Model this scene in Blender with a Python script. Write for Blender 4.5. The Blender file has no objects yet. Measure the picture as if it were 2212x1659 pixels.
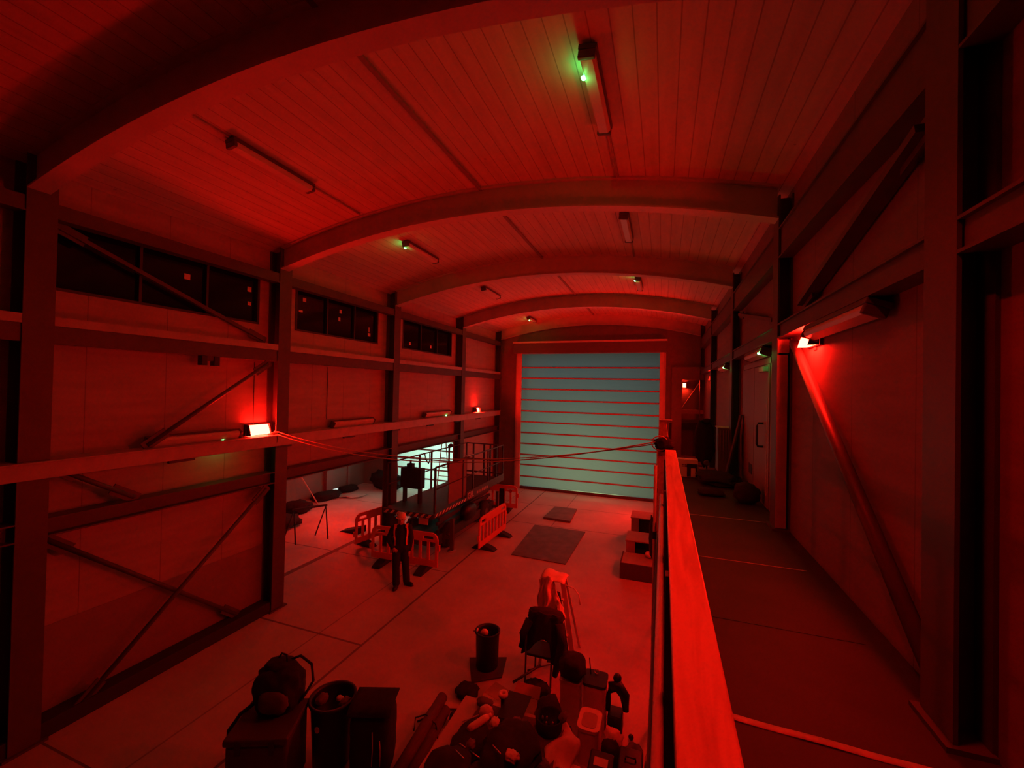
import bpy, bmesh, math, random
from mathutils import Vector, Matrix, noise
random.seed(7)
PI = math.pi
S = bpy.context.scene
COL = S.collection
R = math.radians

# ------------------------------------------------------------------ camera
YAW, PITCH, ROLL = 0.344414, 0.012096, 0.020728
EYE = Vector((0, 0, 4.75))
cd = bpy.data.cameras.new('camera'); cam = bpy.data.objects.new('camera', cd); COL.objects.link(cam)
cd.sensor_width = 36; cd.lens = 14.824; cd.clip_start = 0.05; cd.clip_end = 200
c, s, cp, sp = math.cos(YAW), math.sin(YAW), math.cos(PITCH), math.sin(PITCH)
right = Vector((c, s, 0)); fwd = Vector((-s * cp, c * cp, sp)); up = Vector((s * sp, -c * sp, cp))
cr, sr = math.cos(ROLL), math.sin(ROLL)
# image x axis is cr*right - sr*up in camera space turned into world axes
Rx = right * cr + up * sr
Ry = up * cr - right * sr
cam.matrix_world = Matrix(((Rx.x, Ry.x, -fwd.x, EYE.x), (Rx.y, Ry.y, -fwd.y, EYE.y), (Rx.z, Ry.z, -fwd.z, EYE.z), (0, 0, 0, 1)))
S.camera = cam
# ------------------------------------------------------------------ colour management, world, light outside
S.view_settings.view_transform = 'Standard'; S.view_settings.look = 'None'
S.view_settings.exposure = 0.0; S.view_settings.gamma = 1.0; S.view_settings.use_curve_mapping = False
S.cycles.use_denoising = True
S.cycles.max_bounces = 8; S.cycles.diffuse_bounces = 3; S.cycles.sample_clamp_indirect = 4.0
w = bpy.data.worlds.new('dusk_sky'); S.world = w; w.use_nodes = True
w.node_tree.nodes['Background'].inputs[0].default_value = (0.42, 0.78, 1.12, 1)
w.node_tree.nodes['Background'].inputs[1].default_value = 0.20

def area(name, loc, target, size, sy, color, power):
    d = bpy.data.lights.new(name, 'AREA'); d.shape = 'RECTANGLE'; d.size = size; d.size_y = sy
    d.color = color; d.energy = power
    o = bpy.data.objects.new(name, d); COL.objects.link(o); o.location = loc
    o.rotation_euler = (Vector(target) - Vector(loc)).to_track_quat('-Z', 'Y').to_euler()
    return o
# added unseen area lights behind the roller doors, light and tint their curtains
area('door_backlight', (-3.6, 23.5, 1.2), (-3.3, 19.3, 1.2), 3.0, 1.0, (0.8, 1.0, 0.42), 90)
area('door_backlight', (-9.5, 20.2, 2.2), (-10.3, 17.1, 1.3), 2.0, 1.2, (0.6, 1.0, 0.72), 330)
area('door_backlight', (-7.0, 20.6, 5.2), (-6.2, 19.3, 4.8), 0.4, 0.6, (1.0, 0.9, 0.25), 2.2)

# ------------------------------------------------------------------ materials
MATS = {}
def mat(name, col, rough=0.6, metal=0.0, vary=0.0, scale=4.0, bump=0.0, spec=0.5, coat=0.0):
    if name in MATS: return MATS[name]
    m = bpy.data.materials.new(name); m.use_nodes = True; nt = m.node_tree
    b = nt.nodes['Principled BSDF']
    b.inputs['Base Color'].default_value = (*col, 1); b.inputs['Roughness'].default_value = rough
    b.inputs['Metallic'].default_value = metal; b.inputs['Specular IOR Level'].default_value = spec
    if vary or bump:
        tc = nt.nodes.new('ShaderNodeTexCoord'); n = nt.nodes.new('ShaderNodeTexNoise')
        n.inputs['Scale'].default_value = scale; n.inputs['Detail'].default_value = 5
        nt.links.new(tc.outputs['Object'], n.inputs['Vector'])
        if vary:
            mr = nt.nodes.new('ShaderNodeMapRange'); mr.inputs[1].default_value = 0.3; mr.inputs[2].default_value = 0.7
            mr.inputs[3].default_value = 1 - vary; mr.inputs[4].default_value = 1 + vary
            mx = nt.nodes.new('ShaderNodeMix'); mx.data_type = 'RGBA'; mx.blend_type = 'MULTIPLY'
            mx.inputs[0].default_value = 1; mx.inputs[6].default_value = (*col, 1)
            nt.links.new(n.outputs['Fac'], mr.inputs[0]); nt.links.new(mr.outputs[0], mx.inputs[7])
            nt.links.new(mx.outputs[2], b.inputs['Base Color'])
        if bump:
            bp = nt.nodes.new('ShaderNodeBump'); bp.inputs['Strength'].default_value = bump; bp.inputs['Distance'].default_value = 0.01
            nt.links.new(n.outputs['Fac'], bp.inputs['Height']); nt.links.new(bp.outputs[0], b.inputs['Normal'])
    MATS[name] = m
    return m
def emis(name, col, strength):
    m = bpy.data.materials.new(name); m.use_nodes = True; nt = m.node_tree
    b = nt.nodes['Principled BSDF']; b.inputs['Base Color'].default_value = (0.02, 0.02, 0.02, 1)
    b.inputs['Emission Color'].default_value = (*col, 1); b.inputs['Emission Strength'].default_value = strength
    MATS[name] = m
    return m

def math_node(nt, op, a, b=None, c_=None):
    n = nt.nodes.new('ShaderNodeMath'); n.operation = op
    for i, v in enumerate((a, b, c_)):
        if v is None: continue
        if isinstance(v, (int, float)): n.inputs[i].default_value = v
        else: nt.links.new(v, n.inputs[i])
    return n.outputs[0]
def line_mask(nt, coord, pos, width):
    d = math_node(nt, 'ABSOLUTE', math_node(nt, 'SUBTRACT', coord, pos))
    return math_node(nt, 'LESS_THAN', d, width / 2)

def boards_material(name, col, pitch, groove, dark, axis='X', knots=True):
    """planks running along Y (or panels along Y): thin dark joints every pitch, knots and grain"""
    m = mat(name, col, 0.7); nt = m.node_tree; b = nt.nodes['Principled BSDF']
    tc = nt.nodes.new('ShaderNodeTexCoord'); sx = nt.nodes.new('ShaderNodeSeparateXYZ')
    nt.links.new(tc.outputs['Object'], sx.inputs[0])
    fr = math_node(nt, 'FRACT', math_node(nt, 'DIVIDE', sx.outputs[axis], pitch))
    g = math_node(nt, 'LESS_THAN', math_node(nt, 'ABSOLUTE', math_node(nt, 'SUBTRACT', fr, 0.5)), groove / pitch / 2)
    base = nt.nodes.new('ShaderNodeMix'); base.data_type = 'RGBA'; base.inputs[6].default_value = (*col, 1)
    base.inputs[7].default_value = (*[v * dark for v in col], 1)
    fac = g
    if knots:
        vo = nt.nodes.new('ShaderNodeTexVoronoi'); vo.inputs['Scale'].default_value = 1.3
        nt.links.new(tc.outputs['Object'], vo.inputs['Vector'])
        k = math_node(nt, 'LESS_THAN', vo.outputs['Distance'], 0.035)
        fac = math_node(nt, 'MAXIMUM', g, math_node(nt, 'MULTIPLY', k, 0.8))
    nt.links.new(fac, base.inputs[0])
    n = nt.nodes.new('ShaderNodeTexNoise'); n.inputs['Scale'].default_value = 1.5; n.inputs['Detail'].default_value = 6
    mp = nt.nodes.new('ShaderNodeMapping'); mp.inputs['Scale'].default_value = (6, 0.6, 6)
    nt.links.new(tc.outputs['Object'], mp.inputs[0]); nt.links.new(mp.outputs[0], n.inputs['Vector'])
    mr = nt.nodes.new('ShaderNodeMapRange'); mr.inputs[1].default_value = 0.3; mr.inputs[2].default_value = 0.7
    mr.inputs[3].default_value = 0.88; mr.inputs[4].default_value = 1.08
    nt.links.new(n.outputs['Fac'], mr.inputs[0])
    mx = nt.nodes.new('ShaderNodeMix'); mx.data_type = 'RGBA'; mx.blend_type = 'MULTIPLY'; mx.inputs[0].default_value = 1
    nt.links.new(base.outputs[2], mx.inputs[6]); nt.links.new(mr.outputs[0], mx.inputs[7])
    nt.links.new(mx.outputs[2], b.inputs['Base Color'])
    bp = nt.nodes.new('ShaderNodeBump'); bp.inputs['Strength'].default_value = 0.6; bp.inputs['Distance'].default_value = 0.01
    nt.links.new(math_node(nt, 'SUBTRACT', 1.0, g), bp.inputs['Height']); nt.links.new(bp.outputs[0], b.inputs['Normal'])
    return m

def floor_material():
    m = mat('concrete_floor', (0.5, 0.48, 0.46), 0.55, spec=0.4); nt = m.node_tree; b = nt.nodes['Principled BSDF']
    tc = nt.nodes.new('ShaderNodeTexCoord'); sx = nt.nodes.new('ShaderNodeSeparateXYZ')
    nt.links.new(tc.outputs['Object'], sx.inputs[0]); X, Y = sx.outputs[0], sx.outputs[1]
    n = nt.nodes.new('ShaderNodeTexNoise'); n.inputs['Scale'].default_value = 0.55; n.inputs['Detail'].default_value = 8; n.inputs['Roughness'].default_value = 0.6
    nt.links.new(tc.outputs['Object'], n.inputs['Vector'])
    mr = nt.nodes.new('ShaderNodeMapRange'); mr.inputs[1].default_value = 0.3; mr.inputs[2].default_value = 0.7
    mr.inputs[3].default_value = 0.46; mr.inputs[4].default_value = 0.70
    nt.links.new(n.outputs['Fac'], mr.inputs[0])
    jx = math_node(nt, 'MAXIMUM', line_mask(nt, X, -5.13, 0.05), math_node(nt, 'MULTIPLY', line_mask(nt, X, -6.13, 0.03), 0.7))
    jx = math_node(nt, 'MAXIMUM', jx, math_node(nt, 'MULTIPLY', math_node(nt, 'MULTIPLY', line_mask(nt, X, -3.6, 0.035), math_node(nt, 'GREATER_THAN', Y, 14.0)), 0.7))
    inside = math_node(nt, 'LESS_THAN', X, -5.13)
    jy = None
    for y, wd in ((6.43, 0.045), (9.75, 0.03), (14.4, 0.03), (3.2, 0.03), (16.9, 0.03)):
        k = line_mask(nt, Y, y, wd)
        jy = k if jy is None else math_node(nt, 'MAXIMUM', jy, k)
    jy = math_node(nt, 'MULTIPLY', jy, math_node(nt, 'MAXIMUM', inside, math_node(nt, 'GREATER_THAN', Y, 14.0)))
    kerb = line_mask(nt, X, -8.82, 0.16)
    kerb = math_node(nt, 'MULTIPLY', kerb, math_node(nt, 'GREATER_THAN', Y, 6.9))
    fac = math_node(nt, 'MAXIMUM', math_node(nt, 'MAXIMUM', jx, jy), kerb)
    mul = math_node(nt, 'MULTIPLY', mr.outputs[0], math_node(nt, 'SUBTRACT', 1.0, math_node(nt, 'MULTIPLY', fac, 0.7)))
    # pale painted floor beyond the drain line
    pale = math_node(nt, 'MULTIPLY', math_node(nt, 'LESS_THAN', X, -8.9), 0.35)
    mul = math_node(nt, 'MULTIPLY', mul, math_node(nt, 'ADD', 1.0, pale))
    cb = nt.nodes.new('ShaderNodeCombineColor')
    nt.links.new(mul, cb.inputs[0]); nt.links.new(math_node(nt, 'MULTIPLY', mul, 0.95), cb.inputs[1]); nt.links.new(math_node(nt, 'MULTIPLY', mul, 0.88), cb.inputs[2])
    nt.links.new(cb.outputs[0], b.inputs['Base Color'])
    bp = nt.nodes.new('ShaderNodeBump'); bp.inputs['Strength'].default_value = 0.5; bp.inputs['Distance'].default_value = 0.02
    nt.links.new(math_node(nt, 'SUBTRACT', 1.0, fac), bp.inputs['Height']); nt.links.new(bp.outputs[0], b.inputs['Normal'])
    return m

def wood_material():
    m = mat('pine', (0.62, 0.45, 0.28), 0.38, spec=0.7); nt = m.node_tree; b = nt.nodes['Principled BSDF']
    tc = nt.nodes.new('ShaderNodeTexCoord'); mp = nt.nodes.new('ShaderNodeMapping'); mp.inputs['Scale'].default_value = (9, 0.7, 9)
    wv = nt.nodes.new('ShaderNodeTexNoise'); wv.inputs['Scale'].default_value = 1.6; wv.inputs['Detail'].default_value = 3; wv.inputs['Distortion'].default_value = 1.2
    nt.links.new(tc.outputs['Object'], mp.inputs[0]); nt.links.new(mp.outputs[0], wv.inputs['Vector'])
    rp = nt.nodes.new('ShaderNodeValToRGB')
    rp.color_ramp.elements[0].position = 0.35; rp.color_ramp.elements[0].color = (0.66, 0.42, 0.24, 1)
    rp.color_ramp.elements[1].position = 0.6; rp.color_ramp.elements[1].color = (0.90, 0.66, 0.44, 1)
    nt.links.new(wv.outputs['Fac'], rp.inputs[0]); nt.links.new(rp.outputs[0], b.inputs['Base Color'])
    return m

def translucent(name, col, pitch=0.02):
    m = bpy.data.materials.new(name); m.use_nodes = True; nt = m.node_tree
    out = nt.nodes['Material Output']; nt.nodes.remove(nt.nodes['Principled BSDF'])
    t = nt.nodes.new('ShaderNodeBsdfTranslucent'); d = nt.nodes.new('ShaderNodeBsdfDiffuse'); mx = nt.nodes.new('ShaderNodeMixShader')
    tc = nt.nodes.new('ShaderNodeTexCoord'); sx = nt.nodes.new('ShaderNodeSeparateXYZ'); nt.links.new(tc.outputs['Object'], sx.inputs[0])
    sn = math_node(nt, 'SINE', math_node(nt, 'MULTIPLY', sx.outputs[2], 2 * PI / pitch))
    k = math_node(nt, 'MULTIPLY_ADD', sn, 0.06, 0.94)
    vm = nt.nodes.new('ShaderNodeMix'); vm.data_type = 'RGBA'; vm.blend_type = 'MULTIPLY'; vm.inputs[0].default_value = 1
    vm.inputs[6].default_value = (*col, 1); nt.links.new(k, vm.inputs[7]); nt.links.new(vm.outputs[2], t.inputs[0])
    d.inputs[0].default_value = (0.03, 0.04, 0.04, 1); mx.inputs[0].default_value = 0.25
    nt.links.new(t.outputs[0], mx.inputs[1]); nt.links.new(d.outputs[0], mx.inputs[2]); nt.links.new(mx.outputs[0], out.inputs[0])
    MATS[name] = m
    return m

def glass_dark():
    m = mat('dark_glass', (0.006, 0.006, 0.008), 0.1, spec=0.3)
    return m

M_CEIL = boards_material('ceiling_boards', (0.66, 0.62, 0.56), 0.20, 0.012, 0.55)
M_FLOOR = floor_material()
M_WOOD = wood_material()
M_WALL = boards_material('wall_panels', (0.43, 0.41, 0.39), 1.05, 0.012, 0.6, axis='Y', knots=False)
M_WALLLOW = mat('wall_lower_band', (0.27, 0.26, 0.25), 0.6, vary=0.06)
M_STEEL = mat('painted_steel', (0.095, 0.09, 0.088), 0.5, vary=0.12, scale=3)
M_STEELPALE = mat('galvanised_steel', (0.46, 0.45, 0.44), 0.45, vary=0.1, scale=5)
M_ARCH = mat('arch_steel', (0.60, 0.56, 0.53), 0.55, vary=0.08, scale=2)
M_BLACK = mat('black_plastic', (0.02, 0.02, 0.02), 0.45)
M_RUBBER = mat('black_rubber', (0.03, 0.03, 0.03), 0.85)
M_DARKFAB = mat('dark_fabric', (0.025, 0.022, 0.025), 0.95, vary=0.3, scale=12, bump=0.4)
M_NAVY = mat('navy_fabric', (0.018, 0.018, 0.028), 0.9, vary=0.2, scale=9, bump=0.3)
M_PALEFAB = mat('pale_fabric', (0.72, 0.68, 0.62), 0.9, vary=0.12, scale=8, bump=0.4)
M_GREYFAB = mat('grey_fabric', (0.14, 0.13, 0.13), 0.95, vary=0.25, scale=10, bump=0.4)
M_PAPER = mat('paper', (0.72, 0.70, 0.66), 0.8, vary=0.05)
M_CARD = mat('cardboard', (0.46, 0.34, 0.22), 0.85, vary=0.08)
M_WHITEPL = mat('white_plastic', (0.80, 0.80, 0.78), 0.4)
M_FROST = mat('frosted_diffuser', (0.66, 0.66, 0.64), 0.35)
M_ORANGEPL = mat('orange_barrier_plastic', (0.78, 0.16, 0.03), 0.4, vary=0.06)
M_ORANGEFAB = mat('orange_hi_vis', (0.85, 0.28, 0.04), 0.8)
M_REFLECT = mat('reflective_tape', (0.75, 0.72, 0.66), 0.4)
M_SKIN = mat('skin', (0.55, 0.34, 0.25), 0.55)
M_HAIR = mat('hair', (0.12, 0.08, 0.05), 0.8)
M_METAL = mat('bare_metal', (0.55, 0.54, 0.52), 0.35, metal=0.8)
M_DARKMET = mat('dark_metal', (0.05, 0.05, 0.05), 0.45, metal=0.3)
M_DECK = mat('lift_deck', (0.06, 0.05, 0.05), 0.7, vary=0.2, scale=6)
M_LIFT = mat('lift_paint', (0.05, 0.045, 0.045), 0.5)
M_ROPE = mat('rope_fibre', (0.75, 0.66, 0.5), 0.85, bump=0.3, scale=60)
M_MAT = mat('steel_trench_sheet', (0.17, 0.16, 0.155), 0.6, vary=0.25, scale=3)
M_WALK = mat('walkway_sheeting', (0.045, 0.038, 0.034), 0.6, vary=0.18, scale=2.2)
M_TAPE = mat('floor_tape', (0.55, 0.5, 0.45), 0.6, vary=0.25, scale=7)
M_DOOR = mat('pale_door_paint', (0.27, 0.255, 0.24), 0.5, vary=0.05)
M_DOORFRAME = mat('door_frame_paint', (0.30, 0.28, 0.27), 0.5)
M_SLAT = translucent('translucent_curtain', (0.80, 0.80, 0.80), 0.03)
M_RAILRED = mat('curtain_wind_bar', (0.42, 0.30, 0.28), 0.6)
M_GLASS = glass_dark()
M_REDLAMP = emis('red_lamp_lens', (1.0, 0.0060, 0.0028), 300)
M_REDDOWN = emis('red_lamp_lens_down', (1.0, 0.005, 0.003), 420)
M_REDUFAR = emis('red_lamp_lens_underfar', (1.0, 0.006, 0.003), 480)
M_REDUNDER = emis('red_lamp_lens_under', (1.0, 0.005, 0.0025), 215)
M_REDANNEX = emis('red_lamp_lens_annex', (1.0, 0.006, 0.003), 270)
M_REDFAR = emis('red_lamp_lens_far', (1.0, 0.005, 0.002), 520)
M_REDLAMP2 = emis('red_lamp_lens_small', (1.0, 0.02, 0.006), 160)
M_GREEN = emis('green_led', (0.06, 1.0, 0.16), 60)

# ------------------------------------------------------------------ mesh helpers
class MB:
    def __init__(self): self.bm = bmesh.new(); self.mats = []
    def mi(self, m):
        if m is None: return 0
        if m not in self.mats: self.mats.append(m)
        return self.mats.index(m)
    def _f(self, vs, mi=0, smooth=False):
        try:
            f = self.bm.faces.new(vs); f.material_index = mi; f.smooth = smooth
        except ValueError: pass
    def hexa(self, P, m=None):
        v = [self.bm.verts.new(p) for p in P]; mi = self.mi(m)
        for q in ((0, 3, 2, 1), (4, 5, 6, 7), (0, 1, 5, 4), (1, 2, 6, 5), (2, 3, 7, 6), (3, 0, 4, 7)): self._f([v[i] for i in q], mi)
        return self
    def box(self, x0, y0, z0, x1, y1, z1, m=None):
        return self.hexa([(x0, y0, z0), (x1, y0, z0), (x1, y1, z0), (x0, y1, z0), (x0, y0, z1), (x1, y0, z1), (x1, y1, z1), (x0, y1, z1)], m)
    def beam(self, p, q, w_, h, upv=(0, 0, 1), m=None):
        p, q = Vector(p), Vector(q); d = (q - p).normalized(); u = Vector(upv)
        if abs(d.dot(u)) > 0.98: u = Vector((1, 0, 0))
        a = d.cross(u).normalized() * w_ / 2; b = a.cross(d).normalized() * h / 2
        return self.hexa([p - a - b, p + a - b, p + a + b, p - a + b, q - a - b, q + a - b, q + a + b, q - a + b], m)
    def tube(self, pts, r, n=8, m=None, cap=True, radii=None):
        pts = [Vector(p) for p in pts]; mi = self.mi(m); rings = []
        for i, p in enumerate(pts):
            d = (pts[min(i + 1, len(pts) - 1)] - pts[max(i - 1, 0)]).normalized()
            u = Vector((0, 0, 1)) if abs(d.z) < 0.95 else Vector((1, 0, 0))
            a = d.cross(u).normalized(); b = a.cross(d).normalized(); rr = radii[i] if radii else r
            rings.append([self.bm.verts.new(p + (a * math.cos(2 * PI * k / n) + b * math.sin(2 * PI * k / n)) * rr) for k in range(n)])
        for i in range(len(rings) - 1):
            for k in range(n): self._f([rings[i][k], rings[i][(k + 1) % n], rings[i + 1][(k + 1) % n], rings[i + 1][k]], mi, True)
        if cap: self._f(rings[0][::-1], mi); self._f(rings[-1], mi)
        return self
    def lathe(self, prof, cx=0, cy=0, cz=0, n=24, m=None, tilt=None, cap=True):
        mi = self.mi(m); rings = []
        for r, z in prof:
            ring = []
            for k in range(n):
                v = Vector((r * math.cos(2 * PI * k / n), r * math.sin(2 * PI * k / n), z))
                if tilt: v = tilt @ v
                ring.append(self.bm.verts.new(v + Vector((cx, cy, cz))))
            rings.append(ring)
        for i in range(len(rings) - 1):
            for k in range(n): self._f([rings[i][k], rings[i][(k + 1) % n], rings[i + 1][(k + 1) % n], rings[i + 1][k]], mi, True)
        if cap: self._f(rings[0][::-1], mi); self._f(rings[-1], mi)
        return self
    def blob(self, cx, cy, cz, rx, ry, rz, amp=0.15, freq=3.0, seed=0, sub=3, m=None, sq=2.0, rot=0.0, flat=None):
        """lumpy superellipsoid (sq=2 round, larger = boxier); flat = floor z it rests on"""
        tmp = bmesh.new(); bmesh.ops.create_icosphere(tmp, subdivisions=sub, radius=1); mi = self.mi(m); mp = {}
        for v in tmp.verts:
            p = v.co.normalized(); k = (abs(p.x) ** sq + abs(p.y) ** sq + abs(p.z) ** sq) ** (-1 / sq)
            p = p * k; nz = noise.noise(p * freq + Vector((seed * 7.3, seed * 3.1, 1))) * amp + noise.noise(p * freq * 2.7 + Vector((seed, 5, seed * 2))) * amp * 0.5
            p = p * (1 + nz); x, y, z = p.x * rx, p.y * ry, p.z * rz
            x, y = x * math.cos(rot) - y * math.sin(rot), x * math.sin(rot) + y * math.cos(rot)
            q = Vector((cx + x, cy + y, cz + z))
            if flat is not None and q.z < flat: q.z = flat
            mp[v.index] = self.bm.verts.new(q)
        for f in tmp.faces: self._f([mp[v.index] for v in f.verts], mi, True)
        tmp.free(); return self
    def prism(self, poly, z0, z1, axis='Z', m=None):
        """poly = list of 2D points; extruded between z0 and z1 along axis (Z: xy, Y: xz, X: yz)"""
        mi = self.mi(m)
        def P(a, b, t): return {'Z': (a, b, t), 'Y': (a, t, b), 'X': (t, a, b)}[axis]
        A = [self.bm.verts.new(P(a, b, z0)) for a, b in poly]; B = [self.bm.verts.new(P(a, b, z1)) for a, b in poly]
        self._f(A[::-1], mi); self._f(B, mi); n = len(poly)
        for i in range(n): self._f([A[i], A[(i + 1) % n], B[(i + 1) % n], B[i]], mi)
        return self
    def sheet(self, fn, nu, nv, th, m=None):
        """cloth or card: grid surface fn(u,v)->Vector with thickness"""
        mi = self.mi(m); G = [[Vector(fn(i / nu, j / nv)) for j in range(nv + 1)] for i in range(nu + 1)]
        N = [[None] * (nv + 1) for _ in range(nu + 1)]
        for i in range(nu + 1):
            for j in range(nv + 1):
                a = G[min(i + 1, nu)][j] - G[max(i - 1, 0)][j]; b = G[i][min(j + 1, nv)] - G[i][max(j - 1, 0)]
                N[i][j] = a.cross(b).normalized()
        A = [[self.bm.verts.new(G[i][j] + N[i][j] * th / 2) for j in range(nv + 1)] for i in range(nu + 1)]
        B = [[self.bm.verts.new(G[i][j] - N[i][j] * th / 2) for j in range(nv + 1)] for i in range(nu + 1)]
        for i in range(nu):
            for j in range(nv):
                self._f([A[i][j], A[i + 1][j], A[i + 1][j + 1], A[i][j + 1]], mi, True); self._f([B[i][j], B[i][j + 1], B[i + 1][j + 1], B[i + 1][j]], mi, True)
        for i in range(nu):
            self._f([A[i][0], B[i][0], B[i + 1][0], A[i + 1][0]], mi); self._f([A[i][nv], A[i + 1][nv], B[i + 1][nv], B[i][nv]], mi)
        for j in range(nv):
            self._f([A[0][j], A[0][j + 1], B[0][j + 1], B[0][j]], mi); self._f([A[nu][j], B[nu][j], B[nu][j + 1], A[nu][j + 1]], mi)
        return self

def root_loc(o):
    while o.parent: o = o.parent
    return o.location
def obj(name, mb, material=None, parent=None, world=True, bevel=0.0, loc=None):
    """link the builder's mesh as ONE object; with world=True its points are world points"""
    off = Vector((0, 0, 0))
    if world: off = Vector(root_loc(parent)) if parent else (Vector(loc) if loc else Vector((0, 0, 0)))
    if off.length: bmesh.ops.translate(mb.bm, verts=mb.bm.verts, vec=-off)
    bmesh.ops.recalc_face_normals(mb.bm, faces=mb.bm.faces)
    me = bpy.data.meshes.new(name); mb.bm.to_mesh(me); mb.bm.free()
    for m_ in (mb.mats or [material]): me.materials.append(m_)
    o = bpy.data.objects.new(name, me); COL.objects.link(o)
    if parent: o.parent = parent
    elif loc: o.location = loc
    if bevel:
        b = o.modifiers.new('bevel', 'BEVEL'); b.width = bevel; b.segments = 2; b.limit_method = 'ANGLE'
    return o
def thing(name, label, cat, loc=(0, 0, 0), rotz=0.0, group=None):
    o = bpy.data.objects.new(name, None); COL.objects.link(o); o.location = loc; o.rotation_euler = (0, 0, rotz)
    o.empty_display_size = 0.1; o['label'] = label; o['category'] = cat
    if group: o['group'] = group
    return o
def tag(o, label, cat, group=None):
    o['label'] = label; o['category'] = cat
    if group: o['group'] = group
    return o
def struct(name, mb, m, loc=None, parent=None, bevel=0):
    o = obj(name, mb, m, parent, loc=loc, bevel=bevel)
    if not parent: o['kind'] = 'structure'
    return o
def dup(root, loc, rotz=None, label=None, group=None):
    r = root.copy(); COL.objects.link(r); r.location = loc
    if rotz is not None: r.rotation_euler = (0, 0, rotz)
    if label: r['label'] = label
    if group: r['group'] = group
    for ch in list(root.children):
        k = ch.copy(); COL.objects.link(k); k.parent = r
        for g in list(ch.children):
            d = g.copy(); COL.objects.link(d); d.parent = k
    return r

# ------------------------------------------------------------------ the hall: dimensions
LF, LW = -7.6, -7.9            # inner column faces and wall sheet, left
RF, RW = 1.46, 1.64            # the same on the right
FY = [-1.0, 2.9, 6.65, 10.68, 15.23, 19.45]   # frames
YB, YE = -5.0, 19.6
WZ = 2.9                       # walkway level
def zc(x): return 8.26 - 0.030 * (x + 3.07) ** 2

# floor
struct('floor', MB().box(-14.2, YB, -0.2, RW + 0.1, 22.0, 0.0), M_FLOOR)
o = struct('trim_1', MB().box(-14.2, 19.4, -0.6, 6, 30, -0.21), mat('yard_asphalt', (0.12, 0.12, 0.12), 0.9))
# ceiling: curved boarded underside
m_ = MB(); n = 28; xs = [LW + (RW - LW) * i / n for i in range(n + 1)]
m_.prism([(x, zc(x)) for x in xs] + [(x, zc(x) + 0.18) for x in reversed(xs)], YB, YE, 'Y')
struct('ceiling', m_, M_CEIL)
struct('trim_2', MB().box(-3.10, YB + 0.02, zc(-3.07) - 0.035, -3.04, YE - 0.02, zc(-3.07) + 0.01), mat('ridge_strip', (0.28, 0.25, 0.22), 0.7))

# left wall: strips above and beside the clerestory windows, panel between the beams, lower wall in the first bays
def zleft(): return zc(LW) + 0.1
m_ = MB()
x0, x1 = LW - 0.12, LW
m_.box(x0, YB, 6.99, x1, YE, zleft())
m_.box(x0, YB, 2.68, x1, YE, 5.98)
wins = [(-0.55, 2.72), (3.27, 6.42), (7.33, 10.28), (11.53, 14.85)]
ys = [YB] + [v for w_ in wins for v in w_] + [YE]
for i in range(0, len(ys), 2): m_.box(x0, ys[i], 5.98, x1, ys[i + 1], 6.99)
m_.box(x0, YB, 1.38, x1, 6.78, 2.68)
m_.box(x0, 15.4, 0.0, x1, YE, 2.68)
struct('wall_left', m_, M_WALL)
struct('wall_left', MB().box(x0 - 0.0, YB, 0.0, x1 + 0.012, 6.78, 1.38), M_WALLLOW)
struct('baseboard_left', MB().box(LW + 0.012, YB, 0.0, LF - 0.02, 6.64, 0.22), mat('base_channel', (0.03, 0.03, 0.03), 0.8), bevel=0.01)
# clerestory windows with dark panes and a dark loft behind them
for i, (a, b) in enumerate(wins):
    wroot = thing('window_%d' % (i + 1), '', '', (LW - 0.06, (a + b) / 2, 5.98)); wroot['kind'] = 'structure'
    del wroot['label']; del wroot['category']
    f = MB(); f.box(x0, a, 5.98, x1 + 0.015, b, 6.02); f.box(x0, a, 6.95, x1 + 0.015, b, 6.99)
    f.box(x0, a, 6.02, x1 + 0.015, a + 0.05, 6.95); f.box(x0, b - 0.05, 6.02, x1 + 0.015, b, 6.95)
    nb = 3
    for k in range(1, nb):
        yy = a + (b - a) * k / nb; f.box(x0 + 0.03, yy - 0.02, 6.02, x1, yy + 0.02, 6.95)
    obj('window_frame', f, mat('dark_frame', (0.04, 0.04, 0.04), 0.5), wroot)
    obj('pane', MB().box(LW - 0.07, a + 0.05, 6.02, LW - 0.06, b - 0.05, 6.95), M_GLASS, wroot)
struct('wall_left', MB().box(LW - 1.2, YB, 2.9, LW - 1.1, YE, 7.8), mat('loft_dark', (0.05, 0.05, 0.05), 0.9))
struct('ceiling', MB().box(LW - 1.2, YB, 7.66, LW - 0.12, YE, 7.8), mat('loft_dark', (0.05, 0.05, 0.05), 0.9))
# stickers on the window panes
st = [(5.05, 6.62, .1, .1), (6.24, 6.67, .09, .1), (6.25, 6.38, .08, .07), (7.64, 6.74, .09, .09), (7.54, 6.46, .11, .05), (8.82, 6.68, .08, .1), (8.78, 6.47, .07, .1), (9.96, 6.36, .05, .14), (9.97, 6.22, .11, .09), (11.62, 6.6, .07, .17), (12.04, 6.2, .1, .1), (13.38, 6.22, .08, .1)]
names_ = ['square paper sticker on the glass midway along the nearest clerestory window', 'upper of two paper stickers by the far end of the nearest clerestory window', 'lower of two paper stickers by the far end of the nearest clerestory window',
 'square paper sticker at the near top corner of the middle clerestory window', 'torn flat sticker low in the near corner of the middle clerestory window', 'upper sticker of the pair halfway along the middle clerestory window', 'lower sticker of the pair halfway along the middle clerestory window',
 'thin sticker above a wider one at the far end of the middle clerestory window', 'wide sticker at the far bottom corner of the middle clerestory window', 'tall narrow sticker at the near edge of the smallest far clerestory window', 'square sticker low on the near part of the far clerestory window', 'small sticker low on the far half of the far clerestory window']
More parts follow.
